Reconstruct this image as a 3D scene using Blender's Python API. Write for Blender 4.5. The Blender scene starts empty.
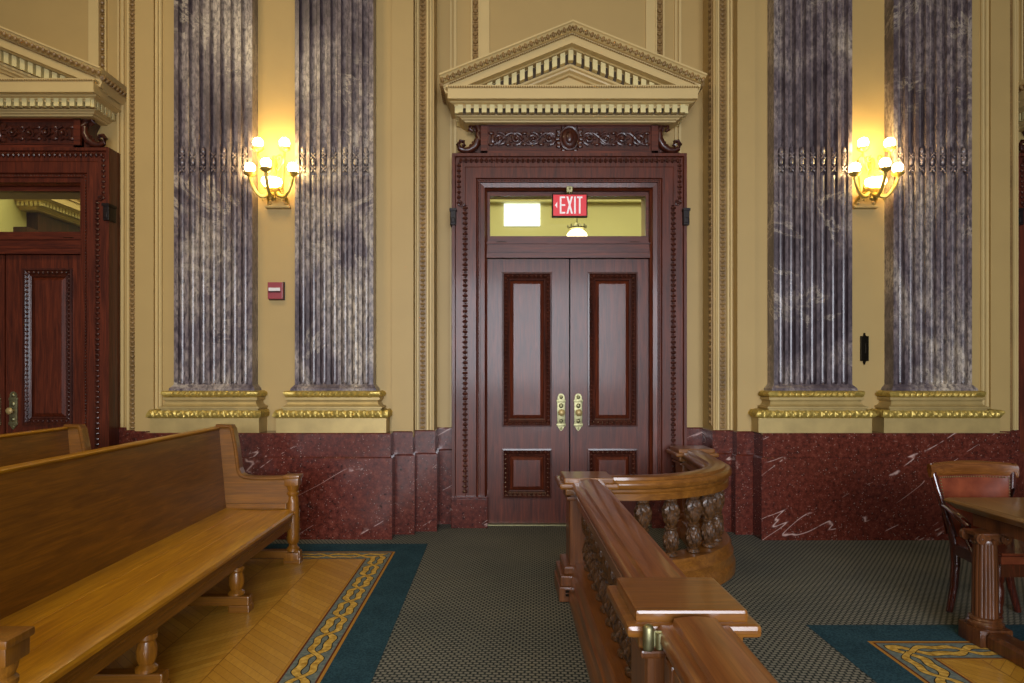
import bpy, bmesh, math, random
from mathutils import Vector, Matrix
PI = math.pi
random.seed(7)
S = bpy.context.scene
COL = S.collection

# ------------------------------------------------------------------ camera
cam_d = bpy.data.cameras.new('camera')
cam = bpy.data.objects.new('camera', cam_d); COL.objects.link(cam)
cam.location = (0, 0, 1.5); cam.rotation_euler = (PI/2, 0, 0)
cam_d.sensor_width = 36; cam_d.lens = 24.01
cam_d.shift_x = 14/1024; cam_d.shift_y = 31.5/1024
cam_d.clip_end = 100
S.camera = cam
# ------------------------------------------------------------------ world, lights, exposure
S.view_settings.view_transform = 'Standard'; S.view_settings.look = 'None'
S.view_settings.gamma = 1; S.view_settings.use_curve_mapping = False
S.view_settings.exposure = 0.0
W = bpy.data.worlds.new('world'); S.world = W; W.use_nodes = True
bg = W.node_tree.nodes['Background']
bg.inputs[0].default_value = (0.60, 0.62, 0.66, 1); bg.inputs[1].default_value = 0.12
def area(name, loc, target, sx, sy, col, power):
    l = bpy.data.lights.new(name, 'AREA'); l.shape = 'RECTANGLE'; l.size = sx; l.size_y = sy
    l.color = col; l.energy = power
    o = bpy.data.objects.new(name, l); COL.objects.link(o); o.location = loc
    o.rotation_euler = (Vector(target)-Vector(loc)).to_track_quat('-Z', 'Y').to_euler()
    return o
area('ceiling_light', (0.7, -1.0, 8.5), (0.7, 3.2, 0), 5, 4, (1, .72, .36), 105)
wl = area('window_light', (0.7, -6.0, 2.6), (0.7, 5.5, 0.2), 6.0, 3.0, (.86, .91, 1.0), 370); wl.data.spread = 1.75
area('ceiling_light', (-3.4, 2.2, 6.2), (-3.2, 4.2, 0), 1.4, 1.4, (1, .76, .42), 90)

# ------------------------------------------------------------------ materials
def lin(c):
    return tuple(((v/255)/12.92 if v/255 <= .04045 else ((v/255+.055)/1.055)**2.4) for v in c)+(1,)
class NT:
    def __init__(s, name):
        s.m = bpy.data.materials.new(name); s.m.use_nodes = True
        s.t = s.m.node_tree; s.b = s.t.nodes['Principled BSDF']
    def n(s, typ, **kw):
        nd = s.t.nodes.new(typ)
        for k, v in kw.items(): setattr(nd, k, v)
        return nd
    def l(s, a, b): s.t.links.new(a, b)
    def coords(s, scale=(1, 1, 1), rot=(0, 0, 0), loc=(0, 0, 0), world=False):
        if world: src = s.n('ShaderNodeNewGeometry').outputs['Position']
        else: src = s.n('ShaderNodeTexCoord').outputs['Object']
        mp = s.n('ShaderNodeMapping'); s.l(src, mp.inputs[0])
        mp.inputs[1].default_value = loc; mp.inputs[2].default_value = rot; mp.inputs[3].default_value = scale
        return mp.outputs[0]
    def noise(s, vec, scale, detail=4, rough=.55, dist=0):
        t = s.n('ShaderNodeTexNoise'); s.l(vec, t.inputs['Vector'])
        t.inputs['Scale'].default_value = scale; t.inputs['Detail'].default_value = detail
        t.inputs['Roughness'].default_value = rough; t.inputs['Distortion'].default_value = dist
        return t.outputs['Fac']
    def ramp(s, fac, stops):
        r = s.n('ShaderNodeValToRGB'); s.l(fac, r.inputs[0]); e = r.color_ramp.elements
        while len(e) < len(stops): e.new(.5)
        for i, (p, c) in enumerate(stops):
            e[i].position = p; e[i].color = c if len(c) == 4 else lin(c)
        return r.outputs[0]
    def mix(s, fac, a, b, mode='MIX'):
        m = s.n('ShaderNodeMix', data_type='RGBA', blend_type=mode)
        for i, v in ((0, fac), (6, a), (7, b)):
            if hasattr(v, 'links'): s.l(v, m.inputs[i])
            else: m.inputs[i].default_value = v
        return m.outputs[2]
    def math(s, op, a, b=None, c=None):
        m = s.n('ShaderNodeMath', operation=op)
        for i, v in enumerate((a, b, c)):
            if v is None: continue
            if hasattr(v, 'links'): s.l(v, m.inputs[i])
            else: m.inputs[i].default_value = v
        return m.outputs[0]
    def bump(s, h, strength=.2, dist=.01):
        b = s.n('ShaderNodeBump'); s.l(h, b.inputs['Height'])
        b.inputs['Strength'].default_value = strength; b.inputs['Distance'].default_value = dist
        s.l(b.outputs[0], s.b.inputs['Normal'])
    def done(s, col, rough=.5, metal=0, coat=0, spec=.5):
        if hasattr(col, 'links'): s.l(col, s.b.inputs['Base Color'])
        else: s.b.inputs['Base Color'].default_value = col
        s.b.inputs['Roughness'].default_value = rough; s.b.inputs['Metallic'].default_value = metal
        s.b.inputs['Coat Weight'].default_value = coat; s.b.inputs['Coat Roughness'].default_value = .12
        s.b.inputs['Specular IOR Level'].default_value = spec
        return s.m
def wood(name, dark, light, axis, rough=.35, coat=.3, scale=1.0):
    t = NT(name); t.sp = .35 if name.startswith('mahogany') else .5
    sc = {'x': (1.2, 14, 14), 'y': (14, 1.2, 14), 'z': (14, 14, 1.2)}[axis]
    v = t.coords(tuple(k*scale for k in sc))
    g = t.noise(v, 2.2, 6, .62, .8)
    c = t.ramp(g, [(.28, dark), (.72, light)])
    sc2 = {'x': (2, 90, 90), 'y': (90, 2, 90), 'z': (90, 90, 2)}[axis]
    f = t.noise(t.coords(sc2), 1.6, 3, .6)
    c2 = t.mix(t.ramp(f, [(.36, (.55, .55, .55, 1)), (.56, (0, 0, 0, 1))]), c, lin(dark))
    t.bump(f, .05, .004)
    return t.done(c2, rough, 0, coat, t.sp)
def paint(name, col, rough=.5, var=.08):
    t = NT(name); n = t.noise(t.coords(), 2.5, 3)
    a = lin(col); c = t.ramp(n, [(.3, tuple(k*(1-var) for k in a[:3])+(1,)), (.7, tuple(k*(1+var) for k in a[:3])+(1,))])
    return t.done(c, rough)
def metal(name, col, rough=.3, carved=0):
    t = NT(name); n = t.noise(t.coords(), 40, 3)
    a = lin(col); c = t.ramp(n, [(.3, tuple(k*.72 for k in a[:3])+(1,)), (.7, tuple(min(1, k*1.15) for k in a[:3])+(1,))])
    if carved: t.bump(n, carved, .01)
    return t.done(c, rough, 1)

M = {}
M['wall'] = paint('wall_paint', (182, 153, 95), .55, .03)
M['niche'] = paint('niche_paint', (178, 146, 84), .55, .03)
M['cream'] = paint('cream_moulding', (206, 180, 122), .45, .04)
M['dentil'] = paint('dentil_paint', (224, 208, 148), .45, .04)
M['gap_shade'] = paint('painted_gap_shade', (70, 52, 26), .6, .1)  # shade between the dentils, put into the colour
M['egg'] = paint('bronzed_moulding', (142, 112, 66), .42, .25)
M['egg_ground'] = paint('bronzed_ground', (104, 80, 44), .55, .2)
def gilt(name, col, met, rough, b=0):
    t = NT(name); n = t.noise(t.coords(), 36 if b else 6, 3); a = lin(col)
    c = t.ramp(n, [(.3, tuple(k*(.7 if b else .88) for k in a[:3])+(1,)), (.7, tuple(min(1, k*1.15) for k in a[:3])+(1,))])
    if b: t.bump(n, b, .01)
    return t.done(c, rough, met)
M['gold'] = gilt('gilt_bright', (200, 172, 88), .55, .42, .4)
M['gold_flat'] = gilt('gilt_flat', (180, 156, 100), .35, .45)
M['brass'] = metal('brass', (158, 152, 112), .48)
M['mahog_z'] = wood('mahogany_upright', (56, 21, 10), (116, 51, 27), 'z', .40, .12)
M['mahog_x'] = wood('mahogany_level', (58, 21, 10), (118, 51, 26), 'x', .40, .12)
M['mahog_carved'] = wood('mahogany_carved', (40, 15, 9), (92, 42, 26), 'z', .38, .25)
M['mahog_dark'] = wood('mahogany_groove', (14, 6, 4), (30, 13, 9), 'z', .5, 0)
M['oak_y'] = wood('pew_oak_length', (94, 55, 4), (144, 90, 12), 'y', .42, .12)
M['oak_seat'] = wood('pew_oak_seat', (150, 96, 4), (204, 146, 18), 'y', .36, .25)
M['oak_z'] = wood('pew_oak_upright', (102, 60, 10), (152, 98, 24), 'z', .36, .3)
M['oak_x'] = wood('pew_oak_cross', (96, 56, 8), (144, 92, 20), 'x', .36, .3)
M['rail_y'] = wood('rail_oak_length', (104, 56, 20), (156, 96, 42), 'y', .3, .45)
M['rail_x'] = wood('rail_oak_cross', (100, 58, 18), (152, 98, 36), 'x', .3, .45)
M['rail_z'] = wood('rail_oak_upright', (88, 48, 20), (140, 84, 40), 'z', .36, .3)
M['bal'] = wood('baluster_oak', (50, 29, 11), (112, 70, 32), 'z', .3, .35)
def mk_bal():
    t = NT('baluster_carved_oak'); v = t.coords((1, 1, .55), rot=(.3, .3, 0)); n = t.noise(v, 70, 3, .6, 1.2)
    t.bump(n, .9, .012); g = t.ramp(n, [(.35, (40, 23, 9)), (.7, (118, 76, 36))])
    return t.done(g, .34, 0, .25)
M['bal'] = mk_bal()
M['table_top'] = wood('table_top_wood', (96, 64, 24), (140, 98, 44), 'y', .3, .4)
M['table'] = wood('table_wood', (58, 30, 12), (112, 64, 30), 'z', .35, .3)
M['chair'] = wood('chair_wood', (44, 14, 8), (92, 36, 20), 'z', .22, .7)
M['crest'] = wood('chair_crest_wood', (84, 44, 14), (136, 82, 34), 'x', .2, .8)
M['black'] = metal('dark_bronze', (38, 32, 24), .45)

def mk_marble():
    t = NT('purple_marble'); v = t.coords((1, 1, .62), world=True)
    big = t.noise(v, 1.25, 7, .66, 1.1)
    base = t.ramp(big, [(.38, (84, 72, 76)), (.48, (122, 108, 110)), (.56, (158, 144, 136)), (.68, (206, 190, 168))])
    fine = t.noise(t.coords((1, 1, .5), world=True), 34, 6, .72, .3)
    base = t.mix(t.ramp(fine, [(.40, (.8, .8, .8, 1)), (.58, (0, 0, 0, 1))]), base, lin((52, 42, 50)))
    ve = t.noise(t.coords((1.1, 1.1, 1.5), loc=(3, 0, 1), world=True), .9, 8, .7, .7)
    d = t.math('ABSOLUTE', t.math('SUBTRACT', ve, .54))
    m = t.ramp(d, [(0, (.6, .6, .6, 1)), (.02, (0, 0, 0, 1))])
    brk = t.ramp(t.noise(v, 2.1, 3), [(.46, (0, 0, 0, 1)), (.6, (1, 1, 1, 1))])
    base = t.mix(t.mix(1.0, m, brk, 'MULTIPLY'), base, lin((206, 192, 170)))
    return t.done(base, .36, 0, .2)
M['marble'] = mk_marble()
def mk_granite():
    t = NT('red_granite'); v = t.coords(world=True)
    n = t.noise(v, 24, 6, .78)
    base = t.ramp(n, [(.30, (38, 14, 9)), (.52, (90, 36, 25)), (.74, (124, 64, 48))])
    vo = t.n('ShaderNodeTexVoronoi'); t.l(v, vo.inputs['Vector']); vo.inputs['Scale'].default_value = 42
    spot = t.ramp(vo.outputs['Distance'], [(0, (1, 1, 1, 1)), (.2, (0, 0, 0, 1))])
    sel = t.ramp(t.noise(v, 17, 3), [(.42, (0, 0, 0, 1)), (.55, (.9, .9, .9, 1))])
    base = t.mix(t.mix(1.0, spot, sel, 'MULTIPLY'), base, lin((206, 186, 172)))
    mp = t.n('ShaderNodeMapping', vector_type='TEXTURE'); g = t.n('ShaderNodeNewGeometry'); t.l(g.outputs['Position'], mp.inputs[0])
    mp.inputs[2].default_value = (0, -.55, 0); mp.inputs[3].default_value = (2.6, 1, .34)
    ve = t.noise(mp.outputs[0], 1.0, 3, .5, .15)
    d = t.math('ABSOLUTE', t.math('SUBTRACT', ve, .52))
    m = t.ramp(d, [(0, (1, 1, 1, 1)), (.0045, (0, 0, 0, 1))])
    brk = t.ramp(t.noise(v, 2.6, 4, .7), [(.5, (0, 0, 0, 1)), (.55, (.85, .85, .85, 1))])
    base = t.mix(t.mix(1.0, m, brk, 'MULTIPLY'), base, lin((212, 180, 170)))
    return t.done(base, .24, 0, .3)
M['granite'] = mk_granite()
def mk_carpet():
    t = NT('ribbed_carpet'); v = t.coords((1, 1, 1), rot=(0, 0, .06), world=True)
    sx = t.n('ShaderNodeSeparateXYZ'); t.l(v, sx.inputs[0])
    row = t.math('FLOOR', t.math('MULTIPLY', sx.outputs[1], 1/.028))
    xo = t.math('ADD', t.math('MULTIPLY', sx.outputs[0], 1/.036), t.math('MULTIPLY', row, .5))
    fx = t.math('ABSOLUTE', t.math('SUBTRACT', t.math('FRACT', xo), .5))
    fy = t.math('ABSOLUTE', t.math('SUBTRACT', t.math('FRACT', t.math('MULTIPLY', sx.outputs[1], 1/.028)), .5))
    d = t.math('MAXIMUM', fx, fy)
    nz = t.noise(v, 160, 2)
    dd = t.math('ADD', d, t.math('MULTIPLY', t.math('SUBTRACT', nz, .5), .5))
    c = t.ramp(dd, [(.26, (134, 132, 122)), (.44, (34, 42, 44))])
    big = t.noise(v, 1.1, 3)
    c = t.mix(.6, c, t.ramp(big, [(.3, (190, 196, 192)), (.7, (255, 250, 235))]), 'MULTIPLY')
    t.bump(nz, .3, .004)
    return t.done(c, .95, spec=.1)
M['carpet'] = mk_carpet()
def mk_blue():
    t = NT('blue_carpet'); v = t.coords(world=True)
    n = t.noise(v, 90, 4, .7); b = t.noise(v, 5, 3)
    c = t.ramp(n, [(.3, (24, 48, 58)), (.7, (58, 90, 100))])
    c = t.mix(.5, c, t.ramp(b, [(.3, (170, 180, 190)), (.7, (255, 255, 255))]), 'MULTIPLY')
    t.bump(n, .3, .004)
    return t.done(c, .95, spec=.1)
M['blue'] = mk_blue()
def mk_ribbon(name, along, u0, width, sign=1):
    """interlaced gold ribbon on slate: across coordinate runs 0..1 over the border's width"""
    t = NT(name); g = t.n('ShaderNodeNewGeometry'); sx = t.n('ShaderNodeSeparateXYZ'); t.l(g.outputs['Position'], sx.inputs[0])
    U = sx.outputs[0 if along == 'y' else 1]; V = sx.outputs[1 if along == 'y' else 0]
    u = t.math('DIVIDE', t.math('SUBTRACT', U, u0), width)
    c = None
    ground = t.ramp(t.noise(t.coords(world=True), 40, 3), [(.3, (82, 96, 98)), (.7, (122, 128, 116))])
    gold = t.ramp(t.noise(t.coords(world=True), 34, 4), [(.3, (150, 110, 34)), (.7, (222, 184, 92))])
    out = ground
    for ph, amp, wd in ((0, .20, .17), (PI, .20, .14)):
        k = 2*PI/.56
        w = t.math('MULTIPLY', t.math('SINE', t.math('ADD', t.math('MULTIPLY', V, k), ph)), amp)
        w2 = t.math('MULTIPLY', t.math('SINE', t.math('ADD', t.math('MULTIPLY', V, k*3), ph)), .06)
        d = t.math('ABSOLUTE', t.math('SUBTRACT', t.math('SUBTRACT', u, .5), t.math('ADD', w, w2)))
        edge = t.math('LESS_THAN', d, wd*.74)
        fill = t.math('LESS_THAN', d, wd*.58)
        out = t.mix(edge, out, lin((22, 24, 26))); out = t.mix(fill, out, gold)
    for a, b, col in ((-.2, .07, (168, 122, 52)), (.07, .115, (92, 44, 24)), (.885, .93, (92, 44, 24)), (.93, 1.2, (168, 122, 52))):
        m = t.math('MULTIPLY', t.math('GREATER_THAN', u, a), t.math('LESS_THAN', u, b))
        out = t.mix(m, out, lin(col))
    return t.done(out, .95, spec=.1)
def mk_parquet():
    t = NT('chevron_parquet'); g = t.n('ShaderNodeNewGeometry'); sx = t.n('ShaderNodeSeparateXYZ'); t.l(g.outputs['Position'], sx.inputs[0])
    X, Y = sx.outputs[0], sx.outputs[1]
    Wd, P = .36, .07
    xs = t.math('DIVIDE', X, Wd)
    colid = t.math('FLOOR', xs)
    tri = t.math('MULTIPLY', t.math('ABSOLUTE', t.math('SUBTRACT', t.math('FRACT', t.math('MULTIPLY', xs, .5)), .5)), Wd*2)
    s = t.math('DIVIDE', t.math('SUBTRACT', Y, tri), P)
    sid = t.math('FLOOR', s)
    cmb = t.n('ShaderNodeCombineXYZ'); t.l(colid, cmb.inputs[0]); t.l(sid, cmb.inputs[1])
    wn = t.n('ShaderNodeTexWhiteNoise', noise_dimensions='2D'); t.l(cmb.outputs[0], wn.inputs['Vector'])
    c = t.ramp(wn.outputs['Value'], [(0, (172, 124, 38)), (1, (194, 146, 54))])
    gr = t.noise(t.coords((26, 4, 1), rot=(0, 0, .7), world=True), 3, 4)
    c = t.mix(t.ramp(gr, [(.35, (.35, .35, .35, 1)), (.6, (0, 0, 0, 1))]), c, lin((150, 98, 28)))
    e = t.math('LESS_THAN', t.math('FRACT', s), .05)
    e2 = t.math('LESS_THAN', t.math('FRACT', xs), .015)
    c = t.mix(t.math('MAXIMUM', e, e2), c, lin((120, 74, 20)))
    return t.done(c, .34, 0, .2)
M['parquet'] = mk_parquet()
def emis(name, col, st):
    t = NT(name); t.b.inputs['Emission Color'].default_value = lin(col); t.b.inputs['Emission Strength'].default_value = st
    return t.done(lin(col), .4)
M['globe'] = emis('lit_globe', (255, 224, 150), 75)
M['body_glow'] = emis('body_light_glow', (255, 218, 140), 30)  # sconce body brightened by its globes, that light put in as emission
M['pendant'] = emis('lit_pendant', (255, 236, 196), 5)
M['day'] = emis('daylight_pane', (235, 240, 255), 1.6)
M['hall'] = paint('corridor_paint', (212, 206, 136), .6, .02)
M['exit_red'] = emis('exit_red', (205, 28, 40), .35)
M['exit_white'] = emis('exit_letters', (225, 215, 215), .35)
M['white'] = paint('white_plastic', (225, 222, 218), .4)
M['alarm'] = paint('alarm_red', (150, 62, 68), .35)
def mk_glass():
    t = NT('clear_glass'); g = t.n('ShaderNodeBsdfGlossy'); g.inputs['Roughness'].default_value = .03
    tr = t.n('ShaderNodeBsdfTransparent'); tr.inputs[0].default_value = (.95, .97, .93, 1)
    mx = t.n('ShaderNodeMixShader'); mx.inputs[0].default_value = .06
    t.l(tr.outputs[0], mx.inputs[1]); t.l(g.outputs[0], mx.inputs[2])
    t.l(mx.outputs[0], t.t.nodes['Material Output'].inputs[0]); return t.m
M['glass'] = mk_glass()
def mk_leather():
    t = NT('tan_leather'); v = t.coords(); n = t.noise(v, 9, 4)
    vo = t.n('ShaderNodeTexVoronoi'); t.l(v, vo.inputs['Vector']); vo.inputs['Scale'].default_value = 180
    t.bump(vo.outputs['Distance'], .15, .003)
    return t.done(t.ramp(n, [(.3, (94, 38, 20)), (.7, (136, 66, 38))]), .28, 0, .5)
M['leather'] = mk_leather()

# ------------------------------------------------------------------ mesh tools
class MB:
    def __init__(s): s.v = []; s.f = []
    def add(s, vs, fs):
        o = len(s.v); s.v += [tuple(p) for p in vs]; s.f += [tuple(i+o for i in f) for f in fs]
    def box(s, x0, x1, y0, y1, z0, z1, bv=0):
        x0, x1 = min(x0, x1), max(x0, x1); y0, y1 = min(y0, y1), max(y0, y1); z0, z1 = min(z0, z1), max(z0, z1)
        if bv <= 0:
            s.add([(x0,y0,z0),(x1,y0,z0),(x1,y1,z0),(x0,y1,z0),(x0,y0,z1),(x1,y0,z1),(x1,y1,z1),(x0,y1,z1)],
                  [(0,3,2,1),(4,5,6,7),(0,1,5,4),(1,2,6,5),(2,3,7,6),(3,0,4,7)])
        else:
            bm = bmesh.new(); r = bmesh.ops.create_cube(bm, size=1)
            for v in r['verts']: v.co = Vector(((x0+x1)/2+v.co.x*(x1-x0), (y0+y1)/2+v.co.y*(y1-y0), (z0+z1)/2+v.co.z*(z1-z0)))
            bmesh.ops.bevel(bm, geom=bm.edges[:], offset=min(bv, (x1-x0)*.45, (y1-y0)*.45, (z1-z0)*.45), segments=2, affect='EDGES', profile=.6)
            s.bm(bm)
    def bm(s, bm):
        bm.verts.index_update(); s.add([v.co[:] for v in bm.verts], [[v.index for v in f.verts] for f in bm.faces]); bm.free()
    def prism(s, poly, axis, a, b):
        """poly of 2-D points: axis 'y' -> (x,z), 'x' -> (y,z), 'z' -> (x,y)"""
        def P(p, t): return {'y': (p[0], t, p[1]), 'x': (t, p[0], p[1]), 'z': (p[0], p[1], t)}[axis]
        n = len(poly)
        s.add([P(p, a) for p in poly]+[P(p, b) for p in poly],
              [tuple(range(n))[::-1], tuple(range(n, 2*n))]+[(i, (i+1) % n, (i+1) % n+n, i+n) for i in range(n)])
    def lathe(s, prof, c=(0, 0, 0), n=20, mod=None, axis='z'):
        vs = []; fs = []
        for (r, z) in prof:
            for i in range(n):
                a = 2*PI*i/n; rr = r*(mod(a, z) if mod else 1)
                p = {'z': (rr*math.cos(a), rr*math.sin(a), z), 'y': (rr*math.cos(a), z, rr*math.sin(a)), 'x': (z, rr*math.cos(a), rr*math.sin(a))}[axis]
                vs.append((c[0]+p[0], c[1]+p[1], c[2]+p[2]))
        for j in range(len(prof)-1):
            for i in range(n):
                k = (i+1) % n; fs.append((j*n+i, j*n+k, (j+1)*n+k, (j+1)*n+i))
        fs.append(tuple(range(n))[::-1]); fs.append(tuple(range((len(prof)-1)*n, len(prof)*n)))
        s.add(vs, fs)
    def ball(s, c, r, n=8, m=5):
        """r may be a 3-tuple; poles on z"""
        if not isinstance(r, tuple): r = (r, r, r)
        vs = [(c[0], c[1], c[2]-r[2])]
        for j in range(1, m):
            t = PI*j/m-PI/2
            for i in range(n):
                a = 2*PI*i/n; vs.append((c[0]+r[0]*math.cos(t)*math.cos(a), c[1]+r[1]*math.cos(t)*math.sin(a), c[2]+r[2]*math.sin(t)))
        vs.append((c[0], c[1], c[2]+r[2])); fs = []
        for i in range(n):
            k = (i+1) % n; fs.append((0, 1+k, 1+i)); fs.append((len(vs)-1, 1+(m-2)*n+i, 1+(m-2)*n+k))
            for j in range(m-2): fs.append((1+j*n+i, 1+j*n+k, 1+(j+1)*n+k, 1+(j+1)*n+i))
        s.add(vs, fs)
    def tube(s, pts, rad, n=8):
        pts = [Vector(p) for p in pts]; N = len(pts); rr = rad if isinstance(rad, (list, tuple)) else [rad]*N
        up = Vector((0.13, .21, .97)); vs = []; fs = []
        for i, p in enumerate(pts):
            t = (pts[min(i+1, N-1)]-pts[max(i-1, 0)]).normalized()
            a = t.cross(up)
            if a.length < .05: a = t.cross(Vector((1, 0, 0)))
            a.normalize(); b = t.cross(a)
            for k in range(n):
                q = 2*PI*k/n; vs.append(p+a*rr[i]*math.cos(q)+b*rr[i]*math.sin(q))
        for i in range(N-1):
            for k in range(n):
                l = (k+1) % n; fs.append((i*n+k, i*n+l, (i+1)*n+l, (i+1)*n+k))
        fs.append(tuple(range(n))[::-1]); fs.append(tuple(range((N-1)*n, N*n)))
        s.add(vs, fs)
    def sweep(s, path, prof, up=(0, 0, 1), closed_prof=False, mod=None, step=0, loop=False):
        """mitred sweep; profile (a,b): a along tangent x up, b along up"""
        up = Vector(up); path = [Vector(p) for p in path]
        N = len(path); segs = N if loop else N-1
        tang = [(path[(i+1) % N]-path[i]).normalized() for i in range(segs)]
        st = []; sl = 0
        for i in range(N):
            if loop: t0 = tang[i-1]; t1 = tang[i % segs]
            else: t0 = tang[max(i-1, 0)]; t1 = tang[min(i, segs-1)]
            s0 = t0.cross(up).normalized(); s1 = t1.cross(up).normalized()
            m = (s0+s1); m = m/max(m.length, 1e-6); m = m/max(.2, m.dot(s1))
            st.append((path[i], m, sl))
            if i < segs:
                L = (path[(i+1) % N]-path[i]).length
                if step:
                    k = max(1, int(L/step))
                    for q in range(1, k): st.append((path[i].lerp(path[(i+1) % N], q/k), s1, sl+L*q/k))
                sl += L
        n = len(prof); vs = []; fs = []
        for (p, m, d) in st:
            for j, (a, b) in enumerate(prof):
                if mod: a, b = mod(d, j, a, b)
                vs.append(p+m*a+up*b)
        K = len(st)
        for i in range(K if loop else K-1):
            i2 = (i+1) % K
            for j in range(n if closed_prof else n-1):
                j2 = (j+1) % n; fs.append((i*n+j, i2*n+j, i2*n+j2, i*n+j2))
        if closed_prof and not loop:
            fs.append(tuple(range(n))); fs.append(tuple(range((K-1)*n, K*n))[::-1])
        s.add(vs, fs)
    def eggs(s, p0, p1, w, nrm=(0, -1, 0), pitch=.05, depth=.018):
        """egg and dart run between two points"""
        p0 = Vector(p0); p1 = Vector(p1); L = (p1-p0).length; n = max(1, int(L/pitch)); t = (p1-p0)/L; nr = Vector(nrm); c = t.cross(nr)
        ph = L/n
        for i in range(n):
            o = p0+t*ph*(i+.5)
            # egg: half ellipsoid, 6x2
            ring = []
            vs = [o+nr*depth]
            for k in range(7):
                a = 2*PI*k/7; vs.append(o+nr*depth*.62+t*ph*.26*math.cos(a)+c*w*.36*math.sin(a))
            for k in range(7):
                a = 2*PI*k/7; vs.append(o+t*ph*.36*math.cos(a)+c*w*.48*math.sin(a))
            fs = [(0, 1+k, 1+(k+1) % 7) for k in range(7)]+[(1+k, 8+k, 8+(k+1) % 7, 1+(k+1) % 7) for k in range(7)]
            s.add(vs, fs)
            q = o+t*ph*.5
            s.add([q+nr*depth*.7, q+c*w*.5, q-t*ph*.12, q-c*w*.5, q+t*ph*.12], [(0, 1, 2), (0, 2, 3), (0, 3, 4), (0, 4, 1)])
    def clip(s, co, no):
        bm = bmesh.new(); vv = [bm.verts.new(v) for v in s.v]
        for f in s.f:
            try: bm.faces.new([vv[i] for i in f])
            except ValueError: pass
        bmesh.ops.bisect_plane(bm, geom=bm.verts[:]+bm.edges[:]+bm.faces[:], plane_co=co, plane_no=no, clear_outer=False, clear_inner=True)
        s.v = []; s.f = []; s.bm(bm)
    def build(s, name, mat, parent=None, smooth=False):
        o0 = Vector((0, 0, 0)); p = parent
        while p is not None: o0 = o0+p.location; p = p.parent
        me = bpy.data.meshes.new(name); me.from_pydata([tuple(Vector(v)-o0) for v in s.v], [], s.f)
        bm = bmesh.new(); bm.from_mesh(me); bmesh.ops.recalc_face_normals(bm, faces=bm.faces[:]); bm.to_mesh(me); bm.free()
        me.materials.append(mat); me.update()
        if smooth:
            for f in me.polygons: f.use_smooth = True
            try: me.set_sharp_from_angle(angle=math.radians(38))
            except Exception: pass
        o = bpy.data.objects.new(name, me); COL.objects.link(o)
        if parent is not None: o.parent = parent
        return o
def tag(o, label=None, cat=None, group=None, kind=None):
    if label: o['label'] = label
    if cat: o['category'] = cat
    if group: o['group'] = group
    if kind: o['kind'] = kind
    return o
def empty(name, loc):
    o = bpy.data.objects.new(name, None); COL.objects.link(o); o.location = loc; o.empty_display_size = .1; return o
def copy_tree(o, parent=None):
    c = o.copy(); COL.objects.link(c)
    if parent is not None: c.parent = parent
    for ch in list(o.children): copy_tree(ch, c)
    return c
def arc(cx, cy, r, a0, a1, n):
    return [(cx+r*math.cos(math.radians(a0+(a1-a0)*i/n)), cy+r*math.sin(math.radians(a0+(a1-a0)*i/n))) for i in range(n+1)]
def F(px, py, Y): return ((px-498)*Y/683, 1.5-(py-373)*Y/683)

# ------------------------------------------------------------------ floor
b = MB(); b.box(-9, 10, -7, 6.9, -.1, 0)
fl = b.build('floor', M['carpet']); tag(fl, 'grey green ribbed carpet floor of the courtroom', 'floor', kind='structure')
# blue borders, ribbon borders, parquet fields left and right
XL = (-.614, -.86, -1.084); YL = (5.99, 5.72, 5.478)
XR = (1.83, 2.06, 2.31); YR = (4.06, 3.81, 3.56)
def ell(name, x0, x1, y0, y1, mat, z, side, endx, endy=-3):
    """L shape: along Y between x0,x1 and along X between y0 (outer) and y1 (inner)"""
    b = MB()
    b.add([(x0, endy, z), (x1, endy, z), (x1, y1, z), (x0, y0, z)], [(0, 1, 2, 3)])
    o1 = b
    c = MB(); c.add([(x0, y0, z), (x1, y1, z), (endx, y1, z), (endx, y0, z)], [(0, 1, 2, 3)])
    return o1, c
for sd, XX, YY, ex in ((-1, XL, YL, -8.9), (1, XR, YR, 9.9)):
    a, c = ell('', XX[0], XX[1], YY[0], YY[1], None, .003, sd, ex)
    a.v += []; m = MB(); m.add(a.v, a.f); m.add(c.v, c.f)
    tag(m.build('blue_border', M['blue'], fl), 'plain dark blue carpet border')
    a, c = ell('', XX[1], XX[2], YY[1], YY[2], None, .004, sd, ex)
    wX = XX[2]-XX[1]
    tag(a.build('ribbon_border', mk_ribbon('ribbon_along', 'y', XX[1], wX), fl), 'gold interlaced ribbon border')
    tag(c.build('ribbon_border', mk_ribbon('ribbon_across', 'x', YY[1], YY[2]-YY[1]), fl), 'gold interlaced ribbon border')
    p = MB(); z = .005; p.add([(XX[2], -3, z), (ex, -3, z), (ex, YY[2], z), (XX[2], YY[2], z)], [(0, 1, 2, 3)])
    tag(p.build('parquet_field', M['parquet'], fl), 'golden zigzag wooden parquet')

# ------------------------------------------------------------------ wall_back
DX = [(-4.91, 1), (.693, 1), (6.17, 1)]       # door centres
YD, YC, YB, YA = 6.82, 6.49, 6.375, 6.42
TOP = 7.0
b = MB()
piers = [dict(c0=-3.53, b0=-3.39, a0=-3.215, a1=-.993, b1=-.79, c1=-.6076),
         dict(c0=2.046, b0=2.235, a0=2.40, a1=4.60, b1=4.78, c1=4.93)]
for p in piers:
    path = [(p['c0'], YD), (p['c0'], YC), (p['b0'], YC), (p['b0'], YB), (p['a0'], YB), (p['a0'], YA),
            (p['a1'], YA), (p['a1'], YB), (p['b1'], YB), (p['b1'], YC), (p['c1'], YC), (p['c1'], YD)]
    b.sweep([(x, y, 0) for x, y in path], [(0, .9), (0, TOP)])
HW = .80
edges = [-9, -4.91-HW, -4.91+HW, .693-HW, .693+HW, 6.17-HW, 6.17+HW, 10]
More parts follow.
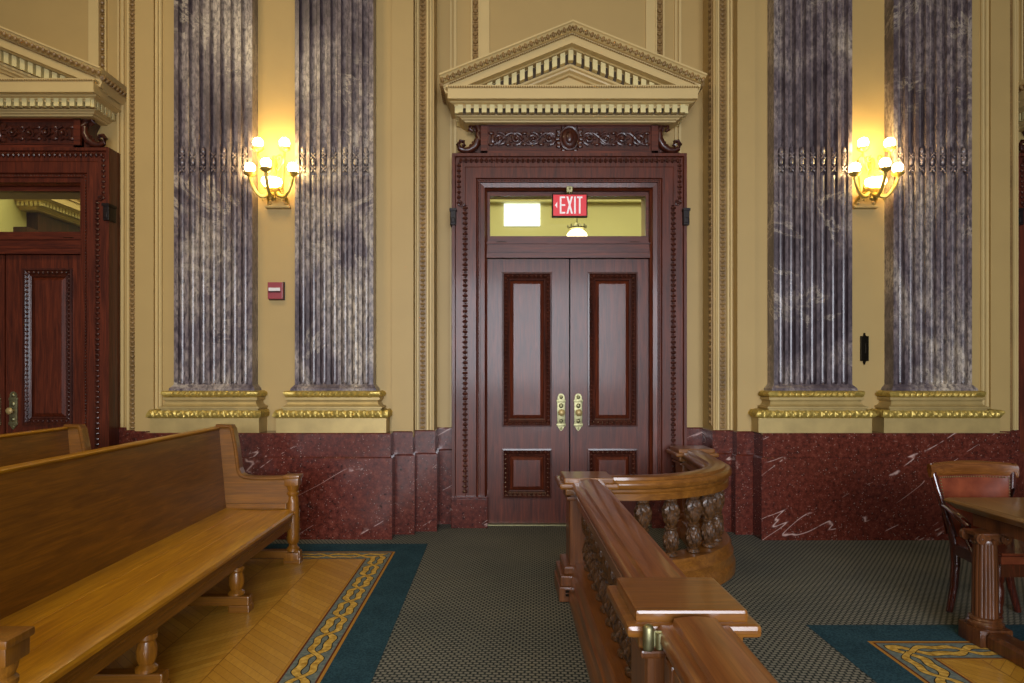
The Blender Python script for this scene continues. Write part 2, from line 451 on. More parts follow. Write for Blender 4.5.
for i in range(0, 8, 2): b.box(edges[i], edges[i+1], YD, YD+.3, 0, TOP)
for c, _ in DX: b.box(c-HW, c+HW, YD, YD+.3, 3.31, TOP)
tag(b.build('wall_back', M['wall']), 'ochre painted wall with recessed door bays', 'wall', kind='structure')
# cream vertical mouldings on pier edges + gilt egg strips
trim_i = [0]
def trim(mb, mat, label, cat='moulding', smooth=False):
    trim_i[0] += 1
    return tag(mb.build('trim_%d' % trim_i[0], mat, smooth=smooth), label, cat, kind='structure')
def vstrip(x, w, y, z0, z1, d): 
    m = MB(); m.prism([(x-w/2, y), (x-w/2, y-d*.6), (x-w*.25, y-d), (x+w*.25, y-d), (x+w/2, y-d*.6), (x+w/2, y)], 'z', z0, z1); return m
ZD = .96
side_names = {0: 'left pier', 1: 'right pier'}
for k, p in enumerate(piers):
    for (xc, w, s_) in ((p['c1']-.095, .19, 1), (p['c0']+.07, .14, -1)) if k == 0 else ((p['c0']+.1, .19, -1), (p['c1']-.07, .14, 1)):
        m = vstrip(xc-.045*(1 if w > .15 else .8)-.012, .022, YC, ZD, TOP, .02); n2 = vstrip(xc+.035, .028, YC, ZD, TOP, .03)
        m.add(n2.v, n2.f); n3 = vstrip(xc+.066, .02, YC, ZD, TOP, .02)
        m.add(n3.v, n3.f)
        if w > .15: n4 = vstrip(xc-.078, .012, YC, ZD, TOP, .02); m.add(n4.v, n4.f)
        trim(m, M['cream'], 'cream ribbed upright moulding on %s edge facing the %s' % (side_names[k], 'centre door' if (k == 0) == (s_ == 1) else 'outer door'))
        e = MB(); e.box(xc-.044, xc+.020, YC-.006, YC+.01, ZD, TOP); e.eggs((xc-.012, YC-.004, ZD), (xc-.012, YC-.004, TOP), .058, pitch=.045, depth=.022)
        # second face: return
        trim(e, M['egg'], 'gilt egg and leaf strip running up %s beside the %s' % (side_names[k], 'centre door' if (k == 0) == (s_ == 1) else 'outer door'))
# return-face strip on right pier (faces the centre door)
e = MB(); e.box(2.036, 2.05, 6.52, 6.61, 1.0, TOP); e.eggs((2.036, 6.565, 1.0), (2.036, 6.565, TOP), .08, nrm=(-1, 0, 0), pitch=.06, depth=.018)
trim(e, M['egg'], 'gilt leaf strip on the right pier return beside centre door')
# groove mouldings between A and outer B
for x in (-3.20, -3.165, 4.545, 4.585):
    trim(vstrip(x, .03, YA, ZD, TOP, .03), M['cream'], 'slim cream upright fillet at outer edge of the %s pilaster pair, %s of two' % (('left', 'nearer the pilaster' if x > -3.18 else 'farther from the pilaster') if x < 0 else ('right', 'nearer the pilaster' if x < 4.56 else 'farther from the pilaster')))
# panel frames above the doors
for c, lab in ((-4.91, 'left door'), (.693, 'centre door'), (6.17, 'right door')):
    if c < -4: c = -4.86
    for s_ in (-1, 1):
        x = c+s_*.918
        e = MB(); e.eggs((x, YD-.012, 4.3), (x, YD-.012, TOP), .055, pitch=.075, depth=.028); e.box(x-.03, x+.03, YD-.012, YD+.01, 4.2, TOP)
        trim(e, M['egg'], 'gilt bead strip above %s, %s of the gable' % (lab, 'left' if s_ < 0 else 'right'))
        m = MB(); xi = c+s_*.83; m.box(xi-.05, xi+.05, YD-.018, YD+.01, 4.2, TOP); xo = c+s_*1.12; m.box(xo-.012, xo+.012, YD-.02, YD+.01, ZD, TOP); m.box(xo-.05, xo-.035, YD-.02, YD+.01, ZD, TOP)
        m.box(x-.045, x-.03, YD-.03, YD+.01, 4.2, TOP); m.box(x+.03, x+.045, YD-.03, YD+.01, 4.2, TOP)
        trim(m, M['cream'], 'flat cream panel band above %s, %s side' % (lab, 'left' if s_ < 0 else 'right'))

# ------------------------------------------------------------------ dado
b = MB()
dprof = [(.022, 0), (.022, .732), (.012, .742), (.004, .744), (.004, .948), (-.004, .958), (-.6, .958)]
def dado_path(pts, y_in=None): b.sweep([(x, y, 0) for x, y in pts], dprof)
dado_path([(-3.79, 6.80), (-3.55, 6.80), (-3.55, 6.475), (-3.41, 6.475), (-3.41, 6.36), (-3.20, 6.36), (-3.20, 6.172), (-.976, 6.172), (-.976, 6.363), (-.797, 6.363), (-.797, 6.484), (-.600, 6.484), (-.600, 6.80), (-.44, 6.80)])
dado_path([(1.82, 6.80), (2.036, 6.80), (2.036, 6.47), (2.225, 6.47), (2.225, 6.355), (2.385, 6.355), (2.385, 6.145), (4.62, 6.145), (4.62, 6.355), (4.80, 6.355), (4.80, 6.47), (4.94, 6.47), (4.94, 6.80), (5.05, 6.80)])
b.sweep([(-9, 6.8, 0), (-6.04, 6.8, 0)], dprof); b.sweep([(7.3, 6.8, 0), (10, 6.8, 0)], dprof)
tag(b.build('baseboard_back', M['granite']), 'polished red granite dado with white flecks', 'dado', kind='structure')

# ------------------------------------------------------------------ pilasters
def pilaster(x, label, pc, ph):
    r = empty('marble_pilaster', (x, 6.3, .958)); tag(r, label, 'pilaster', 'fluted marble pilasters along the wall')
    YF = 6.27; hw = .36
    # shaft: height field
    m = MB(); pitch = .0965; fw = .034
    zs = [1.364, 1.385, 1.392]+[1.392+.012*i for i in range(1, 5)]+[1.5, 3.30, 3.318, 3.322, 3.598, 3.602, 3.62, 6.9]
    xs = []
    for i in range(-3, 4):
        c = i*pitch
        xs += [c-fw-.006, c-fw, c-fw*.9, c-fw*.65, c-fw*.35, c, c+fw*.35, c+fw*.65, c+fw*.9, c+fw, c+fw+.006]
    xs = [-hw]+xs+[hw]
    def dep(xx, z):
        i = round(xx/pitch)
        if abs(i) > 3: return 0
        u = abs(xx-i*pitch)
        lim = fw
        if z < 1.392: return 0
        if z < 1.44: lim = fw*math.sqrt(max(0, 1-((1.44-z)/.048)**2))
        if u >= lim-1e-6 or lim < .004: return 0
        if z > 3.60: return .050*math.sqrt(max(0, 1-(u/fw)**4))+.012
        if z > 3.32: return .050
        # cabled: convex reed lying inside the flute
        return .058-.052*math.sqrt(max(0, 1-(u/lim)**2.0))
    nx = len(xs); vs = []; fs = []
    for z in zs:
        for xx in xs: vs.append((x+xx, YF+dep(xx, z), z))
    for j in range(len(zs)-1):
        for i in range(nx-1): fs.append((j*nx+i, j*nx+i+1, (j+1)*nx+i+1, (j+1)*nx+i))
    m.add(vs, fs)
    m.sweep([(x-hw, YF, 0), (x-hw, YA, 0)], [(0, 1.364), (0, 6.9)]); m.sweep([(x+hw, YF, 0), (x+hw, YA, 0)], [(0, 1.364), (0, 6.9)])
    U = [(x-hw, YA+.02, 0), (x-hw, YF, 0), (x+hw, YF, 0), (x+hw, YA+.02, 0)]
    m.sweep(U, [(0, 1.395), (.008, 1.385), (.03, 1.36), (.035, 1.335)])
    m.build('shaft', M['marble'], r)
    # husk ornaments in the flutes
    for i in range(-3, 4):
        o = MB(); cx = x+i*pitch; two = (i % 2 != 0)
        for zc in ((3.445, 3.545) if two else (3.445,)):
            o.ball((cx, YF+.018, zc), (.021, .022, .040), 8, 6)
        for zc in ((3.375, 3.495) if two else (3.375, 3.500)):
            for s1 in (-1, 1):
                for s2 in (-1, 1): o.tube([(cx, YF+.012, zc), (cx+s1*.016, YF+.008, zc+s2*.018), (cx+s1*.027, YF+.014, zc+s2*.030)], [.008, .008, .003], 6)
            o.ball((cx, YF+.010, zc), (.010, .012, .012), 6, 4)
        if not two: o.ball((cx, YF+.03, 3.56), (.012, .012, .03), 6, 4)
        o.build('husk_ornament', M['marble'], r, True)
    # base
    q = MB()
    def ropemod(d, j, a, b_): 
        k = .010*math.sin(d*2*PI/.055+j*.9); return (a+k*(1 if 0 < j < 6 else 0), b_)
    halfr = lambda a0, z0, z1, rr: [(a0, z1)]+[(a0+rr*math.cos(t), (z0+z1)/2+(z1-z0)/2*math.sin(t)) for t in (1.2, .7, .25, -.25, -.7, -1.2)]+[(a0, z0)]
    q.sweep(U, halfr(.045, 1.276, 1.338, .04), mod=ropemod, step=.009)
    q.build('rope_torus', M['gold'], r, True)
    q = MB()
    q.sweep(U, [(.03, 1.285), (.07, 1.278), (.07, 1.256), (.055, 1.250), (.05, 1.235), (.058, 1.215), (.075, 1.20), (.095, 1.195), (.095, 1.178), (.08, 1.172), (.08, 1.16), (.0, 1.16)])
    q.build('base_moulding', M['gold_flat'], r)
    q = MB()
    U2 = [(pc-ph, YA+.0, 0), (pc-ph, 6.20, 0), (pc+ph, 6.20, 0), (pc+ph, YA, 0)]
    def leafmod(d, j, a, b_):
        k = .006*math.sin(d*2*PI/.064+j*1.1)+.005*math.sin(d*2*PI/.04-j*1.5); return (a+k*(1 if 0 < j < 6 else 0), b_)
    q.sweep(U2, [(-.14, 1.170)]+halfr(-.01, 1.088, 1.168, .035)[1:-1]+[(-.01, 1.086)], mod=leafmod, step=.008)
    q.build('leaf_torus', M['gold'], r, True)
    q = MB(); q.sweep(U2, [(0, 1.10), (0, .958)]); q.build('plinth_block', M['gold_flat'], r)
    return r
pilaster(-2.616, 'fluted purple marble pilaster left of the red alarm, on gilt base', -2.665, .495)
pilaster(-1.505, 'fluted purple marble pilaster between left wall lamp and centre door, on gilt base', -1.515, .50)
pilaster(2.893, 'fluted purple marble pilaster right of the centre door, on gilt base', 2.88, .515)
pilaster(3.992, 'fluted purple marble pilaster rightmost of the four, above the leather chair', 4.03, .525)

# ------------------------------------------------------------------ pediment + door
def pediment(parent, cx, yw=YD):
    """cream gabled cornice; yw is the wall face"""
    def yb(bv): return yw-bv
    m = MB()
    rk = [(0, 0), (0, .52), (.014, .52), (.022, .505), (.066, .47), (.072, .46), (.074, .435), (.084, .43), (.09, .42), (.155, .42), (.16, .345), (.168, .335), (.172, .26), (.29, .26), (.30, .24), (.315, .235), (.33, .20), (.345, .19), (.35, .16), (.35, 0)]
    m.sweep([(cx-1.24, yw, 4.262), (cx, yw, 4.762), (cx+1.24, yw, 4.262)], rk, up=(0, -1, 0), closed_prof=True)
    m.clip((0, 0, 4.10), (0, 0, 1))
    m.build('raking_cornice', M['cream'], parent)
    m = MB(); m.prism([(cx-1.0, 4.1), (cx+1.0, 4.1), (cx, 4.52)], 'y', yb(.155), yb(0)); m.prism([(cx-.50, 4.17), (cx+.50, 4.17), (cx, 4.372)], 'y', yb(.165), yb(.15))
    m.build('tympanum', M['cream'], parent)
    m = MB()
    m.box(cx-1.16, cx+1.16, yb(.49), yb(0), 4.045, 4.145); m.box(cx-1.175, cx+1.175, yb(.505), yb(0), 4.145, 4.165)
    U = lambda hw, d: [(cx-hw, yb(0), 0), (cx-hw, yb(d), 0), (cx+hw, yb(d), 0), (cx+hw, yb(0), 0)]
    m.sweep(U(1.09, .37), [(.06, 4.045), (.05, 4.035), (.02, 4.028), (.015, 4.02), (0, 4.02), (0, 4.0)])
    m.box(cx-1.075, cx+1.075, yb(.33), yb(0), 3.955, 4.045)
    m.sweep(U(1.0, .24), [(.10, 3.964), (.075, 3.962), (.07, 3.95), (.045, 3.938), (.04, 3.928), (.02, 3.924), (.015, 3.912), (0, 3.908), (-.2, 3.908)])
    m.build('horizontal_cornice', M['cream'], parent)
    m = MB(); n = 29
    for i in range(n):
        x = cx-1.085+2.17*(i+.5)/n; m.box(x-.023, x+.023, yb(.39), yb(.32), 3.955, 4.032)
    for s_ in (-1, 1):
        for k in range(6): y0 = yb(.34-k*.064); m.box(cx+s_*1.07, cx+s_*1.10, y0-.04, y0, 3.95, 4.028)
    sl = .404
    for s_ in (-1, 1):
        for i in range(13):
            if i == 0 and s_ > 0: continue
            u = i*.077; zt = 4.762-u*sl-.187; x0 = cx+s_*(u-.023); x1 = cx+s_*(u+.023)
            if zt < 4.20: continue
            d = .023*sl if i else 0
            m.prism([(x0, zt+d), (x1, zt-d), (x1, max(4.15, zt-d-.10)), (x0, max(4.15, zt+d-.10))], 'y', yb(.325), yb(.25))
    m.build('dentil', M['dentil'], parent)
    # dark strips behind dentils, painting in the shade of their gaps
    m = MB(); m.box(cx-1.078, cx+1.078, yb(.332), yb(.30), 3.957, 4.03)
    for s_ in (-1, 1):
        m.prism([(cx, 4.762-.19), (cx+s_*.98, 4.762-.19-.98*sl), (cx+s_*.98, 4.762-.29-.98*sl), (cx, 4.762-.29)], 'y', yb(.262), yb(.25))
    m.clip((0, 0, 3.9), (0, 0, 1)); m.build('dentil_gap_shade', M['gap_shade'], parent)
    m = MB()
    for s_ in (-1, 1):
        m.eggs((cx+s_*1.235, yb(.487), 4.262-.050), (cx, yb(.487), 4.762-.050), .06, nrm=(0, -1, 0), pitch=.055, depth=.022)
        m.eggs((cx+s_*1.15, yb(.43), 4.297-.09), (cx, yb(.43), 4.762-.09), .018, nrm=(0, -1, 0), pitch=.022, depth=.012)
        m.eggs((cx+s_*1.205, yb(0), 4.20), (cx+s_*1.205, yb(.46), 4.20), .07, nrm=(s_, 0, 0), pitch=.055, depth=.04)
    m.eggs((cx-1.16, yb(.50), 4.15), (cx+1.16, yb(.50), 4.15), .022, pitch=.022, depth=.012)
    m.clip((0, 0, 4.1), (0, 0, 1)); m.build('carved_edge', M['egg'], parent)

def scroll(m, cx, y, cz, r, turns, sgn, thick, start=0, n=22):
    pts = []; rad = []
    for i in range(n+1):
        t = i/n; a = start+sgn*turns*2*PI*t; rr = r*(1-.85*t)
        pts.append((cx+rr*math.cos(a), y-.012*t, cz+rr*math.sin(a))); rad.append(thick*(1-.5*t))
    m.tube(pts, rad, 6); m.ball(pts[-1], thick*1.1, 6, 5)
def door(cx, name, label):
    r = empty(name, (cx, YD, 0)); tag(r, label, 'door', kind='structure')
    yb = lambda v: YD-v
    # casing
    hw, H = 1.139, 3.632
    prof = [(0, 0), (0, .2), (.028, .2), (.036, .178), (.125, .178), (.13, .172), (.232, .172), (.240, .150), (.252, .146), (.258, .16), (.268, .16), (.272, .14), (.315, .135), (.325, .11), (.335, .10), (.34, .08), (.34, -.04)]
    m = MB(); m.sweep([(cx-hw, YD, .30), (cx-hw, YD, H), (cx+hw, YD, H), (cx+hw, YD, .30)], prof, up=(0, -1, 0))
    cas = m.build('casing', M['mahog_z'], r)
    m = MB()
    for s_ in (-1, 1):
        x1 = cx+s_*(hw-.125); x2 = cx+s_*(hw-.066)
        m.eggs((x1, yb(.175), .32), (x1, yb(.175), 3.13), .06, pitch=.05, depth=.022)
        m.eggs((x2, yb(.175), 3.13), (x2, yb(.175), H-.09), .05, pitch=.05, depth=.022)
        scroll(m, (x1+x2)/2+s_*.01, yb(.18), 3.15, .035, 1.2, s_, .010)
        xi = cx+s_*(hw-.256); m.eggs((xi, yb(.15), .32), (xi, yb(.15), H-.256), .022, pitch=.03, depth=.012)
    m.eggs((cx-hw+.06, yb(.178), H-.066), (cx+hw-.06, yb(.178), H-.066), .055, pitch=.05, depth=.022)
    m.eggs((cx-hw+.256, yb(.15), H-.256), (cx+hw-.256, yb(.15), H-.256), .022, pitch=.03, depth=.012)
    m.build('carved_band', M['mahog_carved'], cas)
    m = MB()
    for s_ in (-1, 1):
        x = cx+s_*(hw-.012); m.box(x-.028, x+.028, yb(.235), yb(.1), 2.93, 3.08, .006); m.box(x-.034, x+.034, yb(.245), yb(.1), 3.065, 3.09); m.box(x-.02, x+.02, yb(.245), yb(.1), 2.95, 3.0, .008)
    m.build('ear_block', M['mahog_dark'], cas)
    for s_ in (-1, 1):
        m = MB(); x0 = cx+s_*(hw-.345); x1 = cx+s_*(hw+.006); m.box(x0, x1, yb(.225), YD, 0, .285, .004); m.box(x0, x1, yb(.215), YD, .285, .302, .004)
        m.build('stone_plinth', M['granite'], r)
    # frieze
    m = MB(); fx = .86
    m.box(cx-fx, cx+fx, yb(.17), YD, H, 3.94); m.box(cx-fx, cx+fx, yb(.2), YD, H, H+.022); m.box(cx-fx, cx+fx, yb(.2), YD, 3.90, 3.94)
    for s_ in (-1, 1): m.box(cx+s_*fx, cx+s_*(fx-.065), yb(.2), YD, H, 3.94)
    m.box(cx-fx+.085, cx+fx-.085, yb(.178), YD, H+.04, H+.05); m.box(cx-fx+.085, cx+fx-.085, yb(.178), YD, 3.885, 3.893)
    fr = m.build('frieze', M['mahog_x'], r)
    m = MB(); zc = (H+3.90)/2+.012; yf = yb(.175)
    m.box(cx-fx+.08, cx+fx-.08, yb(.1715), YD-.1, H+.035, 3.885)
    for s_ in (-1, 1):
        wave = []
        for i in range(49):
            u = i/48; wave.append((cx+s_*(.13+.60*u), yf-.006, zc+.055*math.sin(u*3.5*PI)))
        m.tube(wave, .011, 6)
        for k in range(4):
            px = cx+s_*(.19+.162*k); up = 1 if k % 2 else -1
            scroll(m, px, yf-.006, zc-up*.005, .066, 1.7, s_*up, .012, start=up*PI/2)
            for q in range(7):
                a = q*2*PI/7; m.ball((px+.045*math.cos(a)*1.3, yf-.004, zc+.062*math.sin(a)), (.018, .012, .012), 6, 4)
            m.ball((px, yf-.02, zc), (.022, .018, .022), 8, 5)
            for q in (-1, 1): m.ball((px+s_*.082, yf-.006, zc+q*.055), (.032, .012, .016), 6, 4)
        m.ball((cx+s_*.745, yf-.005, zc), (.02, .012, .05), 6, 4)
        for q in range(5): m.ball((cx+s_*.105, yf-.01, zc-.075+.037*q), (.028, .016, .018), 6, 4)
    m.ball((cx, yf-.015, zc), (.085, .035, .105), 14, 8); 
    m.tube([(cx+.088*math.cos(a*PI/10), yf-.02, zc+.11*math.sin(a*PI/10)) for a in range(21)], .014, 6)
    for a in range(12): m.ball((cx+.115*math.cos(a*PI/6), yf-.008, zc+.125*math.sin(a*PI/6)), (.026, .016, .022), 6, 4)
    m.ball((cx, yf-.035, zc), (.045, .025, .065), 10, 6)
    tag(m.build('carved_relief', M['mahog_carved'], fr, True), 'carved leaf scrolls around an oval boss')
    # side scroll brackets
    for s_ in (-1, 1):
        m = MB(); x0 = cx+s_*(fx-.004)
        pts = []; rr = []
        ctrl = [(.03, .30), (.10, .285), (.125, .23), (.10, .19), (.065, .20), (.06, .235)]
        outer = [(.02, .285), (.055, .305), (.10, .285), (.12, .24), (.115, .18), (.11, .12), (.13, .07), (.17, .045), (.21, .05), (.235, .075), (.235, .11), (.205, .13), (.175, .115), (.175, .085), (.2, .08)]
        outer = [(-.0+ (a if i < 99 else a), b_) for i, (a, b_) in enumerate(outer)]
        P = [(x0+s_*a, yb(.16), H+b_) for a, b_ in [(.085, .225), (.115, .245), (.11, .28), (.07, .295), (.03, .27), (.018, .21), (.028, .14), (.06, .08), (.11, .045), (.165, .035), (.21, .055), (.226, .095), (.205, .128), (.17, .122), (.162, .09), (.185, .078)]]
        m.tube(P, [.016, .02, .024, .026, .032, .036, .038, .038, .034, .03, .026, .023, .02, .018, .016, .018], 10)
        m.tube([(p[0], p[1]-.02, p[2]+.002) for p in P[4:]], .011, 6)
        m.prism([(x0, H), (x0+s_*.19, H), (x0+s_*.10, H+.05), (x0+s_*.06, H+.12), (x0+s_*.05, H+.20), (x0+s_*.09, H+.28), (x0, H+.29)], 'y', yb(.14), YD)
        for q in range(6): m.ball((x0+s_*(.03+.025*q), yb(.15), H+.17-.028*q), (.016, .014, .02), 6, 4)
        m.ball((x0+s_*.13, yb(.13), H+.02), (.12, .03, .016), 8, 4)
        m.build('scroll_bracket', M['mahog_carved'], r, True)
    pediment(r, cx)
    # transom bar + sash
    m = MB(); m.box(cx-.83, cx+.83, 6.735, 6.95, 2.70, 2.79); m.box(cx-.83, cx+.83, 6.72, 6.95, 2.635, 2.675); m.box(cx-.83, cx+.83, 6.73, 6.95, 2.675, 2.70)
    m.box(cx-.83, cx+.83, 6.715, 6.95, 2.772, 2.782); m.box(cx-.83, cx+.83, 6.722, 6.95, 2.69, 2.70)
    m.build('transom_bar', M['mahog_x'], r)
    m = MB(); m.box(cx-.05, cx+.09, 6.855, 6.87, .012, 2.64); m.build('leaf_gap_shade', M['mahog_dark'], r)  # dark strip that paints the shade in the gap between the leaves
    m = MB(); z0, z1, g0, g1, gh = 2.79, 3.345, 2.856, 3.254, .772
    m.box(cx-.83, cx+.83, 6.765, 6.82, g1, z1); m.box(cx-.83, cx+.83, 6.765, 6.82, z0, g0)
    for s_ in (-1, 1): m.box(cx+s_*gh, cx+s_*.86, 6.765, 6.82, g0, g1)
    m.box(cx-.86, cx+.86, 6.75, 6.765, 3.30, 3.36)
    sash = m.build('transom_sash', M['mahog_x'], r)
    m = MB(); m.box(cx-gh-.01, cx+gh+.01, 6.79, 6.796, g0-.01, g1+.01); m.build('glass', M['glass'], sash)
    m = MB()
    for s_ in (-1, 1): m.box(cx+s_*.66-.05, cx+s_*.66+.05, 6.748, 6.766, 2.785, 2.80, .003); m.ball((cx+s_*.66, 6.755, 2.79), (.03, .012, .01))
    m.build('sash_catch', M['black'], sash)
    # leaves
    lc = cx+.018
    for s_ in (-1, 1):
        X = lambda v: lc+s_*v
        m = MB(); yf = 6.78
        m.box(X(.007), X(.82), yf+.035, yf+.07, .012, 2.63)
        for a, c_ in ((.667, .82), (.007, .182)): m.box(X(a), X(c_), yf, yf+.07, .012, 2.63)
        for z0, z1 in ((.012, .263), (.7455, .974), (2.495, 2.63)): m.box(X(.182), X(.667), yf, yf+.07, z0, z1)
        lf = m.build('door_leaf', M['mahog_z'], r)
        for zz0, zz1, lab in ((.974, 2.495, 'tall upper panel'), (.263, .7455, 'square lower panel')):
            m = MB(); a0, a1 = .182, .667
            i1, i2 = .075, .11
            o_ = [(X(a0+i1), yf+.03, zz0+i1), (X(a1-i1), yf+.03, zz0+i1), (X(a1-i1), yf+.03, zz1-i1), (X(a0+i1), yf+.03, zz1-i1)]
            n_ = [(X(a0+i2), yf+.004, zz0+i2), (X(a1-i2), yf+.004, zz0+i2), (X(a1-i2), yf+.004, zz1-i2), (X(a0+i2), yf+.004, zz1-i2)]
            m.add(o_+n_, [(4, 5, 6, 7), (0, 1, 5, 4), (1, 2, 6, 5), (2, 3, 7, 6), (3, 0, 4, 7)])
            tag(m.build('panel', M['mahog_z'], lf), lab)
            m = MB()
            fpath = [(X(a0), yf, zz0), (X(a0), yf, zz1), (X(a1), yf, zz1), (X(a1), yf, zz0)]
            if s_ < 0: fpath = [(X(a1), yf, zz0), (X(a1), yf, zz1), (X(a0), yf, zz1), (X(a0), yf, zz0)]
            m.sweep(fpath, [(-.004, 0), (-.004, .02), (.012, .022), (.02, .01), (.055, -.012), (.062, -.006), (.072, -.01), (.078, -.032)], up=(0, -1, 0), loop=True)
            e = .034
            for (p, q) in (((a0+e, zz0+e), (a0+e, zz1-e)), ((a1-e, zz0+e), (a1-e, zz1-e)), ((a0+e, zz0+e), (a1-e, zz0+e)), ((a0+e, zz1-e), (a1-e, zz1-e))):
                m.eggs((X(p[0]), yf-.0, p[1]), (X(q[0]), yf-.0, q[1]), .036, pitch=.042, depth=.018)
            m.build('panel_moulding', M['mahog_carved'], lf)
        # handle
        hx = X(.085); z0 = .925; m = MB()
        m.box(hx-.040, hx+.040, yf-.010, yf, z0+.06, z0+.30, .004)
        m.box(hx-.046, hx+.046, yf-.014, yf, z0+.045, z0+.075, .004); m.box(hx-.046, hx+.046, yf-.014, yf, z0+.285, z0+.31, .004)
        m.prism([(hx-.036, z0+.31), (hx+.036, z0+.31), (hx+.034, z0+.345), (hx+.018, z0+.368), (hx, z0+.372), (hx-.018, z0+.368), (hx-.034, z0+.345)], 'y', yf-.010, yf)
        m.prism([(hx-.034, z0+.045), (hx+.034, z0+.045), (hx+.015, z0+.015), (hx, z0), (hx-.015, z0+.015)], 'y', yf-.010, yf)
        m.ball((hx, yf-.008, z0+.335), (.02, .012, .02)); m.ball((hx, yf-.012, z0+.1), (.02, .01, .02)); m.ball((hx, yf-.012, z0+.25), (.022, .01, .025))
        m.ball((hx, yf-.008, z0+.025), (.012, .01, .014))
        pl = m.build('handle_plate', M['brass'], lf, True); pl['label'] = 'ornate brass handle plate'
        m = MB(); m.lathe([(.012, 0), (.014, -.02), (.012, -.03), (.026, -.038), (.034, -.052), (.034, -.06), (.024, -.070), (.008, -.074)], (hx, yf-.008, z0+.185), 16, axis='y')
        kn = m.build('knob', M['gold_flat'], lf, True); kn['label'] = 'round brass knob'
    m = MB(); m.box(cx-.82, cx+.82, 6.70, 6.95, 0, .012); m.build('threshold', M['brass'], r)
    return r
d1 = door(-4.91, 'door_1', 'left panelled mahogany double door under cream gable, behind the pews'); d1.scale.z = 1.015
door(.693, 'door_2', 'centre panelled mahogany double door with exit sign and cream gable')
door(6.17, 'door_3', 'right mahogany door at the far right edge of the view')

# ------------------------------------------------------------------ corridor behind the transoms
b = MB(); b.box(-2.8, 10, 9.5, 9.7, 0, 4.3); tag(b.build('wall_corridor', M['hall']), 'yellow green corridor wall seen through the centre transom', 'wall', kind='structure')
b = MB(); b.box(-2.9, -2.8, 7.12, 13.2, 0, 5.2); tag(b.build('wall_corridor_partition', M['hall']), 'corridor partition behind the wall', 'wall', kind='structure')
b = MB(); b.box(-7.2, -7.0, 7.12, 13.2, 0, 5.6); b.box(-7.0, -2.8, 13, 13.2, 0, 5.6); tag(b.build('wall_corridor_left', M['hall']), 'yellow corridor wall behind the left transom', 'wall', kind='structure')
b = MB(); b.box(-7.2, 10, 7.12, 13.2, -.1, 0); tag(b.build('floor_corridor', M['carpet']), 'corridor floor beyond the doors', 'floor', kind='structure')
b = MB(); b.box(-2.8, 10, 7.12, 9.5, 4.3, 4.4); b.box(-7.2, -2.8, 7.12, 13.2, 5.5, 5.6); tag(b.build('ceiling_corridor', M['hall']), 'corridor ceiling', 'ceiling', kind='structure')
b = MB(); b.box(-2.8, 10, 9.40, 9.5, 3.86, 3.98); b.box(-2.8, 10, 9.3, 9.5, 3.98, 4.3)
trim(b, M['hall'], 'crown moulding of the corridor seen through the transom')
area('corridor_lamp', (1.0, 8.3, 4.2), (1.0, 8.3, 0), 5, 1.2, (1, .93, .72), 75)
area('corridor_lamp', (-5.0, 9.5, 5.3), (-5.4, 10, 0), 2, 4, (1, .90, .62), 110)
x0, z0 = F(504, 226, 9.49); x1, z1 = F(540, 204, 9.49)
w = MB(); w.box(x0, x1, 9.47, 9.5, z0, z1)
wo = w.build('window_1', M['day']); tag(wo, 'small bright white window seen through the centre transom', 'window', kind='structure')
w = MB(); 
for k in (.33, .66): w.box(x0, x1, 9.465, 9.472, z0+(z1-z0)*k-.002, z0+(z1-z0)*k+.002)
w.build('glazing_bar', M['white'], wo)
# pediment door surround on the corridor side wall
r = empty('door_4', (0, YD, 0)); tag(r, 'cream gabled doorway on a side wall, seen through the left transom', 'door', kind='structure')
pediment(r, 0)
m = MB(); m.box(-.86, .86, YD-.17, YD, 3.632, 3.9); m.box(-1.14, -.8, YD-.2, YD, 0, 3.632); m.box(.8, 1.14, YD-.2, YD, 0, 3.632); m.box(-.8, .8, YD-.2, YD, 3.29, 3.632); m.box(-.8, .8, YD-.05, YD, 0, 3.29)
m.build('casing', M['mahog_carved'], r)
r.rotation_euler = (0, 0, PI/2); r.location = (-7.0, 11.0, -.02)
# pendant
px, pz = F(577, 233, 8.3)
r = empty('pendant_lamp', (px, 8.3, pz-.12)); tag(r, 'glowing white bowl pendant lamp seen through the centre transom', 'lamp')
m = MB(); m.lathe([(.03, -.16), (.10, -.13), (.13, -.07), (.12, -.01), (.08, .03), (.05, .045)], (px, 8.3, pz), 20); m.build('glass_bowl', M['pendant'], r, True)
m = MB(); m.lathe([(.05, .04), (.10, .05), (.105, .065), (.06, .08), (.03, .12)], (px, 8.3, pz), 20)
for a in range(8): m.ball((px+.11*math.cos(a*PI/4), 8.3+.11*math.sin(a*PI/4), pz+.08), (.012, .012, .022), 6, 4)
m.build('crown_ring', M['brass'], r, True)
m = MB(); m.lathe([(.008, .1), (.008, 4.3-pz-.03), (.05, 4.3-pz-.03), (.05, 4.3-pz)], (px, 8.3, pz), 10); m.build('rod', M['brass'], r)

